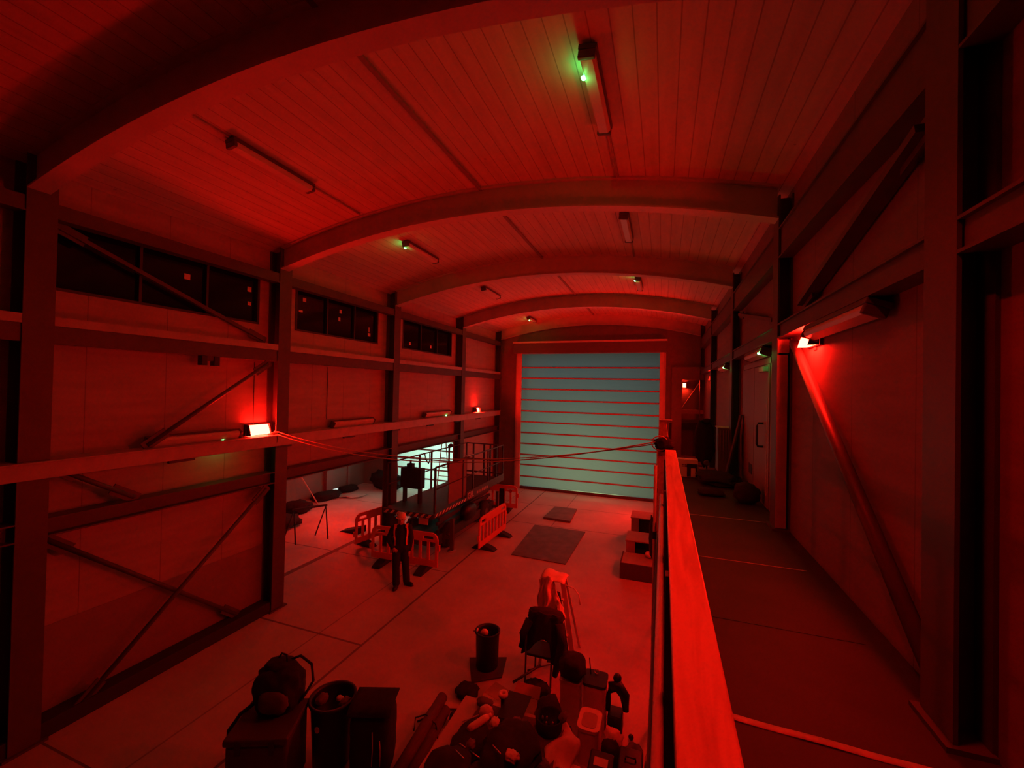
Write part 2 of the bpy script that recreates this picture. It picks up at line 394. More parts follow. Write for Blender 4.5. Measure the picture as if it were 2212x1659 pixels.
for (y, z, a, b), lb in zip(st, names_):
    o = obj('window_sticker', MB().box(LW - 0.0595, y - a / 2, z - b / 2, LW - 0.056, y + a / 2, z + b / 2), M_PAPER, loc=(LW - 0.058, y, z)); tag(o, lb, 'sticker', 'paper stickers on the clerestory windows')

# right wall, rear wall, far wall
struct('wall_right', MB().box(RW, YB, -0.1, RW + 0.15, YE + 3.0, zc(RW) + 0.15), boards_material('right_wall_panels', (0.22, 0.20, 0.19), 1.05, 0.012, 0.6, axis='Y', knots=False))
struct('wall_rear', MB().box(-14.2, YB - 0.15, -0.1, RW + 0.15, YB, 8.5), mat('rear_wall_dark', (0.04, 0.04, 0.04), 0.9))  # unseen wall, made near black to keep bounce light down
m_ = MB()   # far wall with the roller door opening, the upper landing opening right of it
m_.box(LW - 0.12, YE, 0, -6.42, YE + 0.2, 8.5); m_.box(-6.42, YE, 6.45, -0.15, YE + 0.2, 8.5)
m_.box(-0.15, YE, 0, 0.62, YE + 0.2, 8.5); m_.box(0.62, YE, 5.55, RW, YE + 0.2, 8.5); m_.box(0.62, YE, 0, RW, YE + 0.2, 2.0)
m_.box(1.78, YE, 0, RW + 0.15, YE + 0.2, 8.5)
struct('wall_back', m_, mat('far_wall_paint', (0.20, 0.18, 0.165), 0.7, vary=0.06))
# stair room behind the landing window
struct('wall_back', MB().box(0.3, 21.9, 0, RW + 0.15, 22.0, 6.5).box(0.3, YE + 0.2, 0, 0.4, 22.0, 6.5).box(0.3, YE + 0.2, 6.4, RW + 0.15, 22.0, 6.5).box(0.3, YE + 0.2, 1.2, RW + 0.15, 22.0, 1.3), M_WALLLOW)
o = obj('stair_flight', MB().prism([(0.5, 3.9), (0.75, 3.9), (1.62, 5.3), (1.62, 3.4), (0.5, 3.3)], 21.2, 21.7, 'Y'), mat('stair_side', (0.62, 0.58, 0.55), 0.6), loc=(1.0, 21.4, 3.1))
tag(o, 'pale sloping stair side seen through the upper far window', 'stairs')
# ------------------------------------------------------------------ annex beyond the open bay on the left
struct('wall_left', MB().box(-13.9, 6.9, 0, -13.75, 17.2, 2.95), mat('annex_wall', (0.26, 0.24, 0.22), 0.7, vary=0.1, scale=1.5))
struct('wall_rear', MB().box(-13.9, 6.7, 0, LW - 0.0, 6.85, 2.95), M_WALL)
struct('ceiling', MB().box(-13.9, 6.7, 2.9, LW - 0.12, 17.3, 3.0), M_WALL)
m_ = MB(); m_.box(-13.9, 17.1, 0, -12.0, 17.25, 2.95); m_.box(-8.6, 17.1, 0, LW - 0.1, 17.25, 2.95)
struct('wall_back', m_, mat('annex_wall', (0.42, 0.40, 0.38), 0.7))
struct('door_4', MB().box(-13.74, 14.9, 0.16, -13.66, 15.8, 2.1), mat('grey_door', (0.28, 0.30, 0.28), 0.5), bevel=0.01)
struct('gap_glow', MB().box(-13.745, 14.92, 0.03, -13.70, 15.30, 0.13), emis('daylight_gap', (0.8, 0.95, 0.85), 0.9))  # glowing strip stands in for daylight under the grey door
m_ = MB(); m_.box(-13.75, 14.5, 0, -13.6, 14.88, 2.3); m_.box(-13.75, 15.82, 0, -13.6, 15.95, 2.3)
struct('trim_3', m_, M_DOORFRAME)

# ------------------------------------------------------------------ roller doors
def roller(root, xa, xb, y, zs, thick, edge=0.0):
    for i in range(len(zs) - 1):
        z0, z1 = zs[i], zs[i + 1]
        obj('curtain_panel', MB().box(xa, y, z0 + 0.03, xb, y + 0.012, z1 - 0.03), M_SLAT, root)
        obj('wind_bar', MB().box(xa, y - 0.02, z1 - 0.03, xb, y + 0.032, z1 + 0.03), M_RAILRED, root, bevel=0.008)
d1 = thing('door_1', '', '', (-3.3, 19.3, 0)); d1['kind'] = 'structure'; del d1['label']; del d1['category']
roller(d1, -6.42, -0.15, 19.3, [0.12, 0.6, 1.15, 1.64, 2.16, 2.68, 3.2, 3.72, 4.25, 4.77, 5.29, 5.8, 6.48], 0.012)
obj('bottom_bar', MB().box(-6.44, 19.26, 0.0, -0.13, 19.36, 0.13), M_STEEL, d1, bevel=0.01)
obj('guide_rail', MB().box(-6.62, 19.2, 0, -6.42, 19.45, 6.5).box(-6.72, 19.3, 0, -6.62, 19.55, 6.5), M_ARCH, d1, bevel=0.008)
obj('guide_rail', MB().box(-0.15, 19.2, 0, 0.02, 19.45, 6.5).box(0.02, 19.3, 0, 0.10, 19.55, 6.5), M_ARCH, d1, bevel=0.008)
obj('roller_housing', MB().box(-6.8, 19.05, 6.46, 0.12, 19.5, 6.95), mat('housing_paint', (0.12, 0.11, 0.11), 0.5), d1, bevel=0.02)
obj('housing_edge', MB().box(-6.82, 19.02, 6.94, 0.14, 19.5, 7.02), M_ARCH, d1)
d2 = thing('door_2', '', '', (-10.3, 17.15, 0)); d2['kind'] = 'structure'; del d2['label']; del d2['category']
roller(d2, -12.0, -8.6, 17.15, [0.0, 0.5, 0.95, 1.4, 1.85, 2.3, 2.95], 0.012)

# landing window / door frame right of the roller door
d3 = thing('window_5', '', '', (1.1, 19.55, 2.0)); d3['kind'] = 'structure'; del d3['label']; del d3['category']
f = MB(); f.box(0.35, 19.45, 1.7, 0.76, 19.595, 5.85); f.box(0.76, 19.45, 5.3, RW - .002, 19.595, 5.85); f.box(0.76, 19.46, 3.86, RW - .002, 19.595, 4.02); f.box(0.76, 19.46, 1.7, RW - .002, 19.595, 2.05)
obj('window_frame', f, mat('landing_frame', (0.22, 0.19, 0.18), 0.6), d3)

# ------------------------------------------------------------------ steel frames
colgroup = 'steel columns along the hall walls'
left_names = ['steel column behind the camera on the left wall', 'nearest steel column on the left wall, at the picture edge', 'tall steel column by the left red lamp, with the rope tied to it',
 'steel column on the left wall behind the scissor lift', 'steel column on the left wall next to the small far red lamp', 'farthest left steel column in the corner by the roller door']
right_names = ['steel column behind the camera on the right wall', 'nearest steel column on the right wall, beside the walkway at picture edge', 'steel column holding the bright red lamp on the right wall',
 'steel column between the two green lit battens on the right', 'steel column in front of the upper far window', 'farthest right steel column in the corner beyond the walkway']
def column(xa, xw, y, ztop, lb, z0=0.0, d=0.3):
    t = thing('steel_column', lb, 'column', ((xa + xw) / 2, y + d / 2, z0), group=colgroup)
    sg = 1 if xw > xa else -1; f_ = 0.022
    obj('inner_flange', MB().box(min(xa, xa + sg * f_), y, z0, max(xa, xa + sg * f_), y + d, ztop), M_STEEL, t)
    obj('wall_flange', MB().box(min(xw, xw - sg * f_), y, z0, max(xw, xw - sg * f_), y + d, ztop), M_STEEL, t)
    xa2, xw2 = sorted((xa + sg * f_, xw - sg * f_))
    obj('web', MB().box(xa2, y + d / 2 - 0.01, z0, xw2, y + d / 2 + 0.01, ztop), M_STEEL, t)
    e = 0.03 if xw > xa else 0.06
    b = MB(); b.box(min(xa - sg * 0.04, xw - sg * 0.01), y - e, z0, max(xa - sg * 0.04, xw - sg * 0.01), y + d + e, z0 + 0.03)
    obj('base_plate', b, M_STEEL, t)
    return t
for i, y in enumerate(FY):
    column(LF, LW + 0.001, y, 7.62 if i else 7.62, left_names[i])
    cr_ = column(RF, RW - 0.001, y, 7.5, right_names[i], z0=WZ if y < 11.6 else 0.0, d=0.3)
    if i == 2:
        obj('cover_plate', MB().box(1.462, y - .012, WZ + .04, 1.585, y - .002, 5.29), M_STEELPALE, cr_)
        obj('splice_plate', MB().box(1.465, y - .016, 5.32, 1.60, y - .002, 5.50).box(1.50, y - .024, 5.37, 1.53, y - .016, 5.40).box(1.55, y - .024, 5.44, 1.58, y - .016, 5.47), M_STEELPALE, cr_)
arch_names = ['roof arch behind the camera', 'nearest roof arch, a dark band sweeping overhead at upper left', 'large roof arch spanning between the rope column and the red lamp column',
 'second large roof arch, just past the green lit ceiling batten on the left', 'third roof arch, last but one before the roller door', 'end roof arch against the gable over the roller door']
DEP = 0.47
for i, y in enumerate(FY):
    t = thing('roof_arch', arch_names[i], 'beam', (-3.07, y + 0.1, 7.2), group='curved roof arches')
    xs = [LF + 0.0 + (RF - LF) * k / 32 for k in range(33)]
    w0 = y + 0.08; w1 = y + 0.12
    obj('web', MB().prism([(x, zc(x) - DEP + .02) for x in xs] + [(x, zc(x) - .02) for x in reversed(xs)], w0, w1, 'Y'), M_ARCH, t)
    obj('bottom_flange', MB().prism([(x, zc(x) - DEP) for x in xs] + [(x, zc(x) - DEP + .025) for x in reversed(xs)], y, y + 0.22, 'Y'), M_ARCH, t)
    obj('top_flange', MB().prism([(x, zc(x) - .03) for x in xs] + [(x, zc(x) - .001) for x in reversed(xs)], y, y + 0.22, 'Y'), M_ARCH, t)
# horizontal wall beams, bay by bay (each lies between two columns)
bays = [(FY[i] + 0.3, FY[i + 1]) for i in range(5)]
bayname = ['behind the nearest column', 'in the nearest bay', 'in the second bay', 'in the third bay, past the scissor lift column', 'in the far corner bay']
for i, (a, b) in enumerate(bays):
    bn = bayname[i]; a += 0.002; b -= 0.002
    t = thing('eaves_beam', 'dark eaves beam above the left clerestory windows, ' + bn, 'beam', (LF, (a + b) / 2, 6.9), group='left eaves beams')
    obj('web', MB().box(LF - 0.06, a, 6.9, LF - 0.02, b, 7.08), M_STEEL, t); obj('flange', MB().box(LF - 0.2, a, 6.88, LF - 0.0, b, 6.90), M_STEEL, t)
    t = thing('wall_beam', 'horizontal steel beam just under the left clerestory windows, ' + bn, 'beam', (LF, (a + b) / 2, 5.23), group='left upper wall beams')
    obj('web', MB().box(LF - 0.2, a, 5.23, LF - 0.02, b, 5.46), M_STEEL, t); obj('ledge', MB().box(LF - 0.27, a, 5.462, LF, b, 5.58), M_STEELPALE, t)
    t = thing('wall_beam', 'dark lower steel beam on the left at door height, ' + bn, 'beam', (LF, (a + b) / 2, 2.68), group='left lower wall beams')
    obj('web', MB().box(LF - 0.16, a, 2.70, LF - 0.12, b, 2.90), M_STEEL, t)
    obj('flange', MB().box(LF - 0.28, a, 2.68, LF, b, 2.70), M_STEEL, t); obj('flange', MB().box(LF - 0.28, a, 2.90, LF, b, 2.92), M_STEEL, t)
    t = thing('eaves_beam', 'deep dark eaves beam at the top of the right wall, ' + bn.replace('scissor lift', 'green batten'), 'beam', (RF, (a + b) / 2, 6.62), group='right eaves beams')
    obj('web', MB().box(RF + 0.03, a, 6.64, RF + 0.06, b, 7.02), M_STEEL, t); obj('flange', MB().box(RF, a, 6.62, RW - .003, b, 6.64), M_STEEL, t); obj('flange', MB().box(RF, a, 7.02, RW - .003, b, 7.04), M_STEEL, t)
    t = thing('wall_beam', 'dark horizontal beam halfway up the right wall, ' + bn.replace('scissor lift', 'green batten'), 'beam', (RF, (a + b) / 2, 5.52), group='right wall beams')
    obj('web', MB().box(RF + 0.03, a, 5.54, RF + 0.06, b, 5.70), M_STEEL, t); obj('flange', MB().box(RF, a, 5.52, RW - .003, b, 5.54), M_STEEL, t); obj('flange', MB().box(RF, a, 5.70, RW - .003, b, 5.72), M_STEEL, t)
# pale mounting rail at eye height along the left wall, with clips
o = thing('mounting_rail', 'long pale metal rail running the length of the left wall above the lift', 'rail', (LF, 7.3, 3.46))
obj('channel', MB().box(LF + 0.0, YB + 0.1, 3.46, LF + 0.05, 19.4, 3.69).box(LF + 0.05, YB + 0.1, 3.67, LF + 0.09, 19.4, 3.69), M_STEELPALE, o, bevel=0.005)
for a_, b_ in zip(FY[:-1], FY[1:]): obj('shelf', MB().box(LW + 0.004, a_ + 0.31, 3.66, LF + .001, b_ - 0.01, 3.69), M_STEELPALE, o)
for k in range(7): obj('clip', MB().box(LF + 0.005, 4.6 + k * 2.0, 3.42, LF + 0.06, 5.0 + k * 2.0, 3.458), M_DARKMET, o)

# diagonal braces
def brace(p, q, r, lb, flat=False, gusset=True):
    p, q = Vector(p), Vector(q)
    t = thing('diagonal_brace', lb, 'brace', (p.x, p.y, min(p.z, q.z)), group='diagonal wall braces')
    if flat: obj('bar', MB().beam(p, q, 0.06, r * 2, (1, 0, 0)), M_STEEL, t)
    else: obj('bar', MB().tube([p, q], r, 12), M_STEEL, t)
    if gusset:
        d = (q - p).normalized()
        for e, dd in ((p, d), (q, -d)): obj('gusset_plate', MB().beam(e - dd * 0.06, e + dd * 0.34, 0.02, 0.16, Vector((0, -dd.z, dd.y))), M_STEEL, t)
    return t
brace((-7.68, 6.48, 5.17), (-7.68, 4.35, 3.74), 0.035, 'thin brace rising from the left rail to the upper beam beside the rope column')
brace((-7.66, 6.50, 2.60), (-7.66, 3.60, 0.16), 0.035, 'long brace rod on the left wall running down to the floor at bottom left')
brace((-7.78, 3.26, 2.60), (-7.78, 6.00, 0.26), 0.035, 'brace rod crossing the other one low on the left wall')
brace((-7.80, 3.26, 6.84), (-7.80, 6.45, 5.66), 0.04, 'flat brace running diagonally across the nearest clerestory window', True)
brace((-7.68, 3.22, 3.60), (-7.68, 4.2, 2.96), 0.035, 'short brace stub between rail and lower beam at far left')
brace((1.55, 3.36, 6.46), (1.55, 5.85, 5.84), 0.07, 'flat brace high on the right wall between the two dark beams', True)
brace((1.57, 6.30, 5.42), (1.57, 3.24, 3.02), 0.055, 'pale brace dropping from the bright red lamp to the walkway floor', False, False)
brace((1.55, 10.2, 6.46), (1.55, 7.2, 5.86), 0.05, 'flat brace high on the right wall in the second bay', True)
obj_ = thing('junction_box', 'small twin junction box hanging under the left upper beam', 'box', (-7.68, 5.28, 5.06))
obj('body', MB().box(-7.74, 5.12, 5.06, -7.62, 5.22, 5.228), M_BLACK, obj_, bevel=0.008)
obj('cover', MB().box(-7.74, 5.34, 5.06, -7.62, 5.44, 5.228), M_BLACK, obj_, bevel=0.008)
obj('conduit', MB().box(-7.72, 5.22, 5.14, -7.64, 5.34, 5.228), M_STEEL, obj_)
o = obj('cable', MB().tube([(-7.87, 6.33, 5.2), (-7.87, 6.33, 4.4), (-7.87, 6.34, 3.86)], 0.008, 6), M_RUBBER, loc=(-7.87, 6.33, 3.86)); tag(o, 'thin cable dropping down the wall to the left red lamp', 'cable')
o = obj('cable', MB().tube([(-7.885, 8.35, 5.2), (-7.885, 8.35, 3.9)], 0.006, 6), M_RUBBER, loc=(-7.885, 8.35, 3.9)); tag(o, 'thin cable dropping to the wall batten between the rope column and the lift', 'cable')

# ------------------------------------------------------------------ batten luminaires
def batten(L, lb, loc, group, led=None, tube_side=1):
    """local: runs along +Y from 0 to L, hanging below z=0; led = distance of the green indicator from the near end"""
    t = thing('batten_light', lb, 'light fixture', loc, group=group)
    obj('body', MB().box(-0.09, 0, -0.05, 0.09, L, 0.0), M_STEEL, t, world=False, bevel=0.006)
    prof = [(-0.075, -0.05), (-0.08, -0.09), (-0.055, -0.125), (0.055, -0.125), (0.08, -0.09), (0.075, -0.05)]
    obj('diffuser', MB().prism(prof, 0.05, L - 0.05, 'Y'), M_FROST, t, world=False, bevel=0.004)
    obj('end_cap', MB().box(-0.085, 0, -0.13, 0.085, 0.048, -0.051), M_STEEL, t, world=False, bevel=0.01)
    obj('end_cap', MB().box(-0.085, L - 0.048, -0.13, 0.085, L, -0.051), M_STEEL, t, world=False, bevel=0.01)
    if led is not None:
        obj('green_indicator', MB().lathe([(0.001, -0.026), (0.018, -0.022), (0.028, 0.0)], -0.075 if tube_side > 0 else 0.075, led, -0.112, 12), M_GREEN, t, world=False)
        ld = bpy.data.lights.new('indicator_glow', 'POINT'); ld.color = (0.08, 1.0, 0.16); ld.energy = 0.30 if led != 0.30 else 0.42; ld.shadow_soft_size = 0.02
        lo = bpy.data.objects.new('indicator_glow', ld); COL.objects.link(lo); lo.parent = t; lo.location = (-0.07 if tube_side > 0 else 0.07, led, -0.20)
    return t
gr = 'long battens on the boarded ceiling'
def ceil_at(x): return zc(x) + 0.0
def cb(x, y, L, lb, led=None):
    t = batten(L, lb, (x, y, ceil_at(x) - 0.02), gr, led)
    t.rotation_euler = (0, math.atan(0.06 * (x + 3.07)), 0)
    return t
cb(-0.73, 3.98, 1.33, 'ceiling batten overhead with its near end glowing green, nearest of the right row', 0.30)
cb(-5.55, 4.00, 1.40, 'unlit ceiling batten at upper left, nearest of the left row')
cb(-0.73, 8.00, 1.35, 'unlit ceiling batten between the first two large arches, right row')
cb(-5.55, 8.10, 1.38, 'ceiling batten with a green dot between the first two large arches, left row', 0.1)
cb(-0.73, 12.6, 1.35, 'ceiling batten with a green dot beyond the second large arch, right row', 0.08)
cb(-5.55, 12.5, 1.35, 'unlit ceiling batten beyond the second large arch, left row')
cb(-5.75, 18.0, 1.0, 'farthest ceiling batten with a tiny green dot near the roller door', 0.35)
for (x, a, b, lb) in ((-0.73, 5.33, 6.66, 'thin conduit on the ceiling from the nearest green batten to the large arch'), (-0.73, 9.38, 10.7, 'thin conduit on the ceiling from the second right batten to the next arch'), (-5.55, 2.95, 3.98, 'thin pale conduit on the ceiling before the nearest left batten'), (-5.55, 5.42, 6.6, 'thin pale conduit on the ceiling past the nearest left batten')):
    o = obj('conduit', MB().tube([(x, a, zc(x) - 0.02), (x, b, zc(x) - 0.02)], 0.016, 8), M_STEELPALE, loc=(x, a, zc(x) - 0.02)); tag(o, lb, 'conduit', 'conduits on the ceiling')
def wallb(side, y, z, L, lb, led, grp):
    x = LW if side < 0 else RW
    t = batten(L, lb, (x, y, z), grp, led, tube_side=1)
    t.rotation_euler = (0, R(-62) if side < 0 else R(62), 0)
    t.location = (x + (0.085 if side < 0 else -0.085), y, z)
    return t
gl = 'battens on the left wall above the rail'
wallb(-1, 4.37, 3.80, 1.60, 'wall batten with a green glow next to the left red lamp', 1.25, gl)
wallb(-1, 8.39, 3.80, 1.60, 'unlit wall batten above the rail past the rope column', None, gl)
wallb(-1, 12.7, 3.82, 1.90, 'wall batten with a green dot close to the far red lamp', 1.55, gl)
g2 = 'battens under the right wall beam'
def wallr(y, z, L, lb, led):
    t = batten(L, lb, (RW - 0.09, y, z), g2, led, tube_side=1); t.rotation_euler = (0, R(20), 0); return t
wallr(3.95, 5.49, 1.55, 'unlit batten under the right wall beam beside the bright red lamp', None)
wallr(7.60, 5.49, 1.5, 'batten with a green light on the right wall just beyond the red lamp column', 0.1)
wallr(11.8, 5.49, 1.5, 'farther batten with a green light on the right wall', 0.1)

# ------------------------------------------------------------------ red lamps
def red_lamp(lb, loc, ang, L=0.42, H=0.15, m=None, ck=0.06, cheeks=(-1, 1)):
    """bulkhead lamp; local +X is where it shines"""
    t = thing('red_lamp', lb, 'lamp', loc, ang, 'red bulkhead lamps')
    obj('housing', MB().box(-0.05, -L / 2 - 0.02, -H / 2 - 0.015, 0.0, L / 2 + 0.02, H / 2 + 0.015), M_BLACK, t, world=False, bevel=0.008)
    obj('bracket', MB().box(-0.06, -0.05, -H / 2 - 0.05, -0.02, 0.05, -H / 2 - 0.015), M_STEEL, t, world=False)
    prof = [(0.001, -H / 2), (0.001, H / 2), (0.03, H / 2), (0.07, 0.0), (0.095, -H / 2)]
    for e in cheeks: obj('end_cheek', MB().prism([(0.001, -H / 2 - .01), (0.001, H / 2 + .012), (0.04 + ck, H / 2 + .012), (0.10 + ck, -H / 2 - .01)], e * (L / 2 + .004) - .003, e * (L / 2 + .004) + .003, 'Y'), M_BLACK, t, world=False)
    obj('lens', MB().prism(prof, -L / 2, L / 2, 'Y'), m or M_REDLAMP, t, world=False)
    return t
# Y prism uses (x,z) pairs, so the lens bulges towards +X
red_lamp('bright red lamp on the left wall beside the rope column', (-7.84, 6.40, 3.81), 0.0, 0.46, 0.20, None, 0.035)
red_lamp('small far red lamp above the rail in the left corner bay', (-7.80, 17.10, 3.80), 0.0, 0.36, 0.17, M_REDFAR)
t = red_lamp('bright red lamp under the beam on the right wall', (1.61, 5.72, 5.41), PI, 0.44, 0.18, None, 0.015, (1,))
t = red_lamp('red lamp on the annex ceiling hidden above the left lower beam', (-10.4, 12.0, 2.84), 0, 0.44, 0.18, M_REDANNEX); t.rotation_euler = (0, PI / 2, 0)
red_lamp('red lamp on the right wall beyond the third column', (1.625, 15.82, 5.30), PI, 0.40, 0.18, M_REDFAR)
red_lamp('red lamp low on the end wall of the walkway undercroft', (0.24, 16.5, 2.1), PI, 0.44, 0.18, M_REDUFAR)
red_lamp('red lamp tucked under the walkway edge', (0.22, 7.2, 2.45), PI, 0.44, 0.18, M_REDUNDER)
red_lamp('red lamp tucked under the walkway edge near the crates', (0.22, 10.4, 2.45), PI, 0.44, 0.18, M_REDUNDER)
t = red_lamp('red lamp hanging from the ceiling above the near handrail', (0.12, 2.25, 7.62), 0, 0.44, 0.2, M_REDDOWN, 0.22); t.rotation_euler = (0, PI / 2, 0)
obj('hood', MB().box(0.0, -.23, -.118, .30, .23, -.112).box(0.0, -.23, .112, .30, .23, .118), M_BLACK, t, world=False)  # hood added out of view to narrow this lamp's spread
obj('stem', MB().tube([(-.06, -.1, 0), (-.31, -.1, 0)], .012, 8).tube([(-.06, .1, 0), (-.31, .1, 0)], .012, 8), M_STEEL, t, world=False)
red_lamp('tiny red lamp seen through the upper far window', (0.95, 21.82, 5.1), -PI / 2, 0.14, 0.2, M_REDLAMP2)

# ------------------------------------------------------------------ walkway on the right
struct('floor', MB().box(-0.02, YB, 2.70, RW, 11.6, WZ), M_WALK)
struct('trim_4', MB().box(-0.05, YB, 2.62, -0.02, 11.6, 2.93), M_STEEL, bevel=0.005)
struct('wall_right', MB().box(0.28, YB, 0, 0.38, 11.5, 2.70).box(0.28, 11.5, 0, 0.38, YE, 2.3), mat('undercroft_wall', (0.12, 0.11, 0.11), 0.8))
for k, (y, lb) in enumerate(((7.0, 'faint pale seam across the walkway floor beyond the handrail end'), (5.25, 'thin seam across the walkway floor beside the far half of the handrail'), (3.88, 'dark seam across the walkway floor in the middle'), )):
    o = obj('floor_seam', MB().box(0.2, y, WZ, 1.45, y + 0.012, WZ + 0.003), M_TAPE if k < 2 else M_BLACK, loc=(0.8, y, WZ)); tag(o, lb, 'seam', 'seams between walkway sheets')
o = obj('floor_tape', MB().sheet(lambda u, v: (0.22 + u * 1.3, 2.71 - 0.05 * u + v * 0.05, WZ + 0.004 + 0.002 * math.sin(u * 17)), 30, 2, 0.003), M_TAPE, loc=(0.8, 2.7, WZ)); tag(o, 'worn pale tape strip across the near walkway floor', 'tape')
# handrail
t = thing('handrail', 'broad pine handrail on posts running beside the walkway', 'handrail', (0.1, 2.2, WZ))
obj('top_plank', MB().box(0.035, -1.6, 3.985, 0.16, 5.66, 4.03), M_WOOD, t, bevel=0.006)
obj('rail_board', MB().box(0.04, -1.6, 3.84, 0.065, 5.66, 3.98), M_STEEL, t)
for y in (-1.3, 0.3, 1.9, 3.5, 5.1): obj('post', MB().box(0.02, y, WZ, 0.08, y + 0.06, 3.98), M_STEEL, t, bevel=0.004)
obj('mid_rail', MB().tube([(0.0, -1.6, 3.45), (0.0, 5.66, 3.45)], 0.022, 10), M_STEELPALE, t)
obj('toe_board', MB().box(-0.015, -1.6, WZ, 0.012, 5.66, 3.08), M_STEEL, t)
t = thing('scaffold_pole', 'upright scaffold pole outside the walkway edge near the crates', 'pole', (-0.085, 9.3, 0))
obj('pole', MB().tube([(-0.085, 9.3, 0), (-0.085, 9.3, 3.7)], 0.024, 10), M_STEELPALE, t)
obj('coupler', MB().box(-0.12, 9.26, 2.66, -0.052, 9.34, 2.76), M_DARKMET, t, bevel=0.01)
t = thing('scaffold_pole', 'upright scaffold pole outside the walkway edge beside the gear heap', 'pole', (-0.085, 6.4, 0))
obj('pole', MB().tube([(-0.085, 6.4, 0), (-0.085, 6.4, 3.7)], 0.024, 10), M_STEELPALE, t)
obj('coupler', MB().box(-0.12, 6.36, 2.66, -0.052, 6.44, 2.76), M_DARKMET, t, bevel=0.01)
# end post with the wrapped cloth and the rope
t = thing('end_post', 'wooden end post standing up past the far end of the handrail', 'post', (0.03, 5.82, WZ))
obj('upright', MB().prism([(-0.05, WZ), (0.08, WZ), (0.08, 4.1), (0.045, 4.38), (-0.045, 4.38), (-0.05, 4.1)], 5.78, 5.88, 'Y'), M_WOOD, t, bevel=0.006)
obj('cap_strip', MB().box(-0.045, 5.77, 4.382, 0.115, 5.9, 4.395), M_STEELPALE, t)
obj('bracket', MB().box(0.082, 5.8, 4.12, 0.11, 5.87, 4.36), M_DARKMET, t)
o = obj('tied_cloth', MB().blob(0.02, 5.73, 4.09, 0.12, 0.06, 0.085, 0.35, 2.2, 3, 3, M_DARKFAB), loc=(0.02, 5.73, 4.03)); tag(o, 'dark cloth bundled round the end post where the rope is tied', 'cloth')
def sagline(p, q, sag, n=28):
    p, q = Vector(p), Vector(q); return [p.lerp(q, i / n) - Vector((0, 0, sag * 4 * (i / n) * (1 - i / n))) for i in range(n + 1)]
t = thing('rope', 'doubled rope sagging across the hall from the left column to the walkway post', 'rope', (-3.8, 6.2, 3.5))
obj('strand', MB().tube(sagline((-7.58, 6.62, 3.72), (-0.02, 5.70, 4.13), 0.42), 0.009, 6), M_ROPE, t)
obj('strand', MB().tube(sagline((-7.58, 6.66, 3.76), (-0.02, 5.72, 4.10), 0.37), 0.008, 6), M_ROPE, t)
obj('knot', MB().tube([(-7.66, 6.52, 3.71), (-7.58, 6.56, 3.74), (-7.55, 6.62, 3.72), (-7.56, 6.68, 3.75), (-7.6, 6.6, 3.76)], 0.018, 8), M_ROPE, t)
obj('loose_end', MB().tube([(-7.56, 6.62, 3.73), (-7.54, 6.64, 3.68), (-7.535, 6.645, 3.6), (-7.55, 6.63, 3.54)], 0.010, 6), M_ROPE, t)
obj('loop', MB().tube([(-0.03 + 0.1 * math.cos(a), 5.70 , 4.1 + 0.09 * math.sin(a)) for a in [i * PI / 8 for i in range(17)]], 0.008, 6), M_ROPE, t)

# things on the walkway
t = thing('hung_coat', 'dark hooded coat hanging against the far right column', 'coat', (1.05, 11.2, WZ))
obj('body', MB().blob(0.95, 11.15, 3.55, 0.22, 0.14, 0.52, 0.28, 2.5, 5, 3, None, 2.8), M_DARKFAB, t)
obj('collar', MB().blob(1.0, 11.13, 4.08, 0.11, 0.08, 0.07, 0.2, 2.5, 8, 2), M_DARKFAB, t)
obj('stand_pole', MB().tube([(1.02, 11.25, WZ), (1.02, 11.25, 4.1)], 0.015, 8).box(0.85, 11.1, WZ, 1.19, 11.4, WZ + 0.02), M_DARKMET, t)
t = thing('white_carton', 'white carton with dark print standing at the far end of the walkway', 'box', (0.55, 10.2, WZ))
obj('body', MB().box(0.33, 10.06, WZ, 0.74, 10.3, 3.28), M_WHITEPL, t, bevel=0.004)
m_ = MB()
for r in range(2):
    for k in range(4): m_.box(0.415 + k * 0.03, 10.056, 3.15 - r * 0.03, 0.436 + k * 0.03, 10.0605, 3.17 - r * 0.03)
obj('print', m_, M_BLACK, t)
obj('dark_panel', MB().box(0.52, 10.054, WZ + 0.01, 0.735, 10.0605, 3.19), M_BLACK, t)
obj('white_patch', MB().box(0.60, 10.050, WZ + 0.01, 0.69, 10.0542, 3.10), M_WHITEPL, t)
t = thing('site_cabinet', 'tall grey cabinet with a pale top edge against the right wall', 'cabinet', (1.4, 11.2, WZ))
obj('body', MB().box(1.24, 11.0, WZ, 1.6, 11.5, 3.93), mat('cabinet_grey', (0.22, 0.19, 0.17), 0.6), t, bevel=0.01)
obj('top', MB().box(1.22, 10.98, 3.932, 1.61, 11.52, 3.95), M_PAPER, t)
for i in range(5): obj('hanging_strap', MB().tube([(1.28 + i * 0.06, 10.985, 3.9), (1.28 + i * 0.06, 10.975, 3.2 - 0.03 * (i % 3))], 0.006, 5), M_CARD, t)
t = thing('leaning_boards', 'dark boards leaning on the right wall past the pale door', 'boards', (1.4, 9.9, WZ))
for k in range(3):
    obj('board', MB().beam((1.24 + 0.07 * k, 9.9 + 0.16 * k, WZ + 0.01), (1.56, 10.05 + 0.16 * k, 4.3 - 0.2 * k), 0.22, 0.03, (1, 0, 0)), mat('dark_ply', (0.09, 0.06, 0.05), 0.8), t)
def lump(name, lb, cat, c_, r_, seed, m, sq=2.4, rot=0.0, amp=0.2, group=None, flat=None, freq=2.2):
    o = obj(name, MB().blob(c_[0], c_[1], c_[2], r_[0], r_[1], r_[2], amp, freq, seed, 3, None, sq, rot, c_[2] - r_[2] if flat is None else flat), m, loc=(c_[0], c_[1], c_[2] - r_[2])); return tag(o, lb, cat, group)
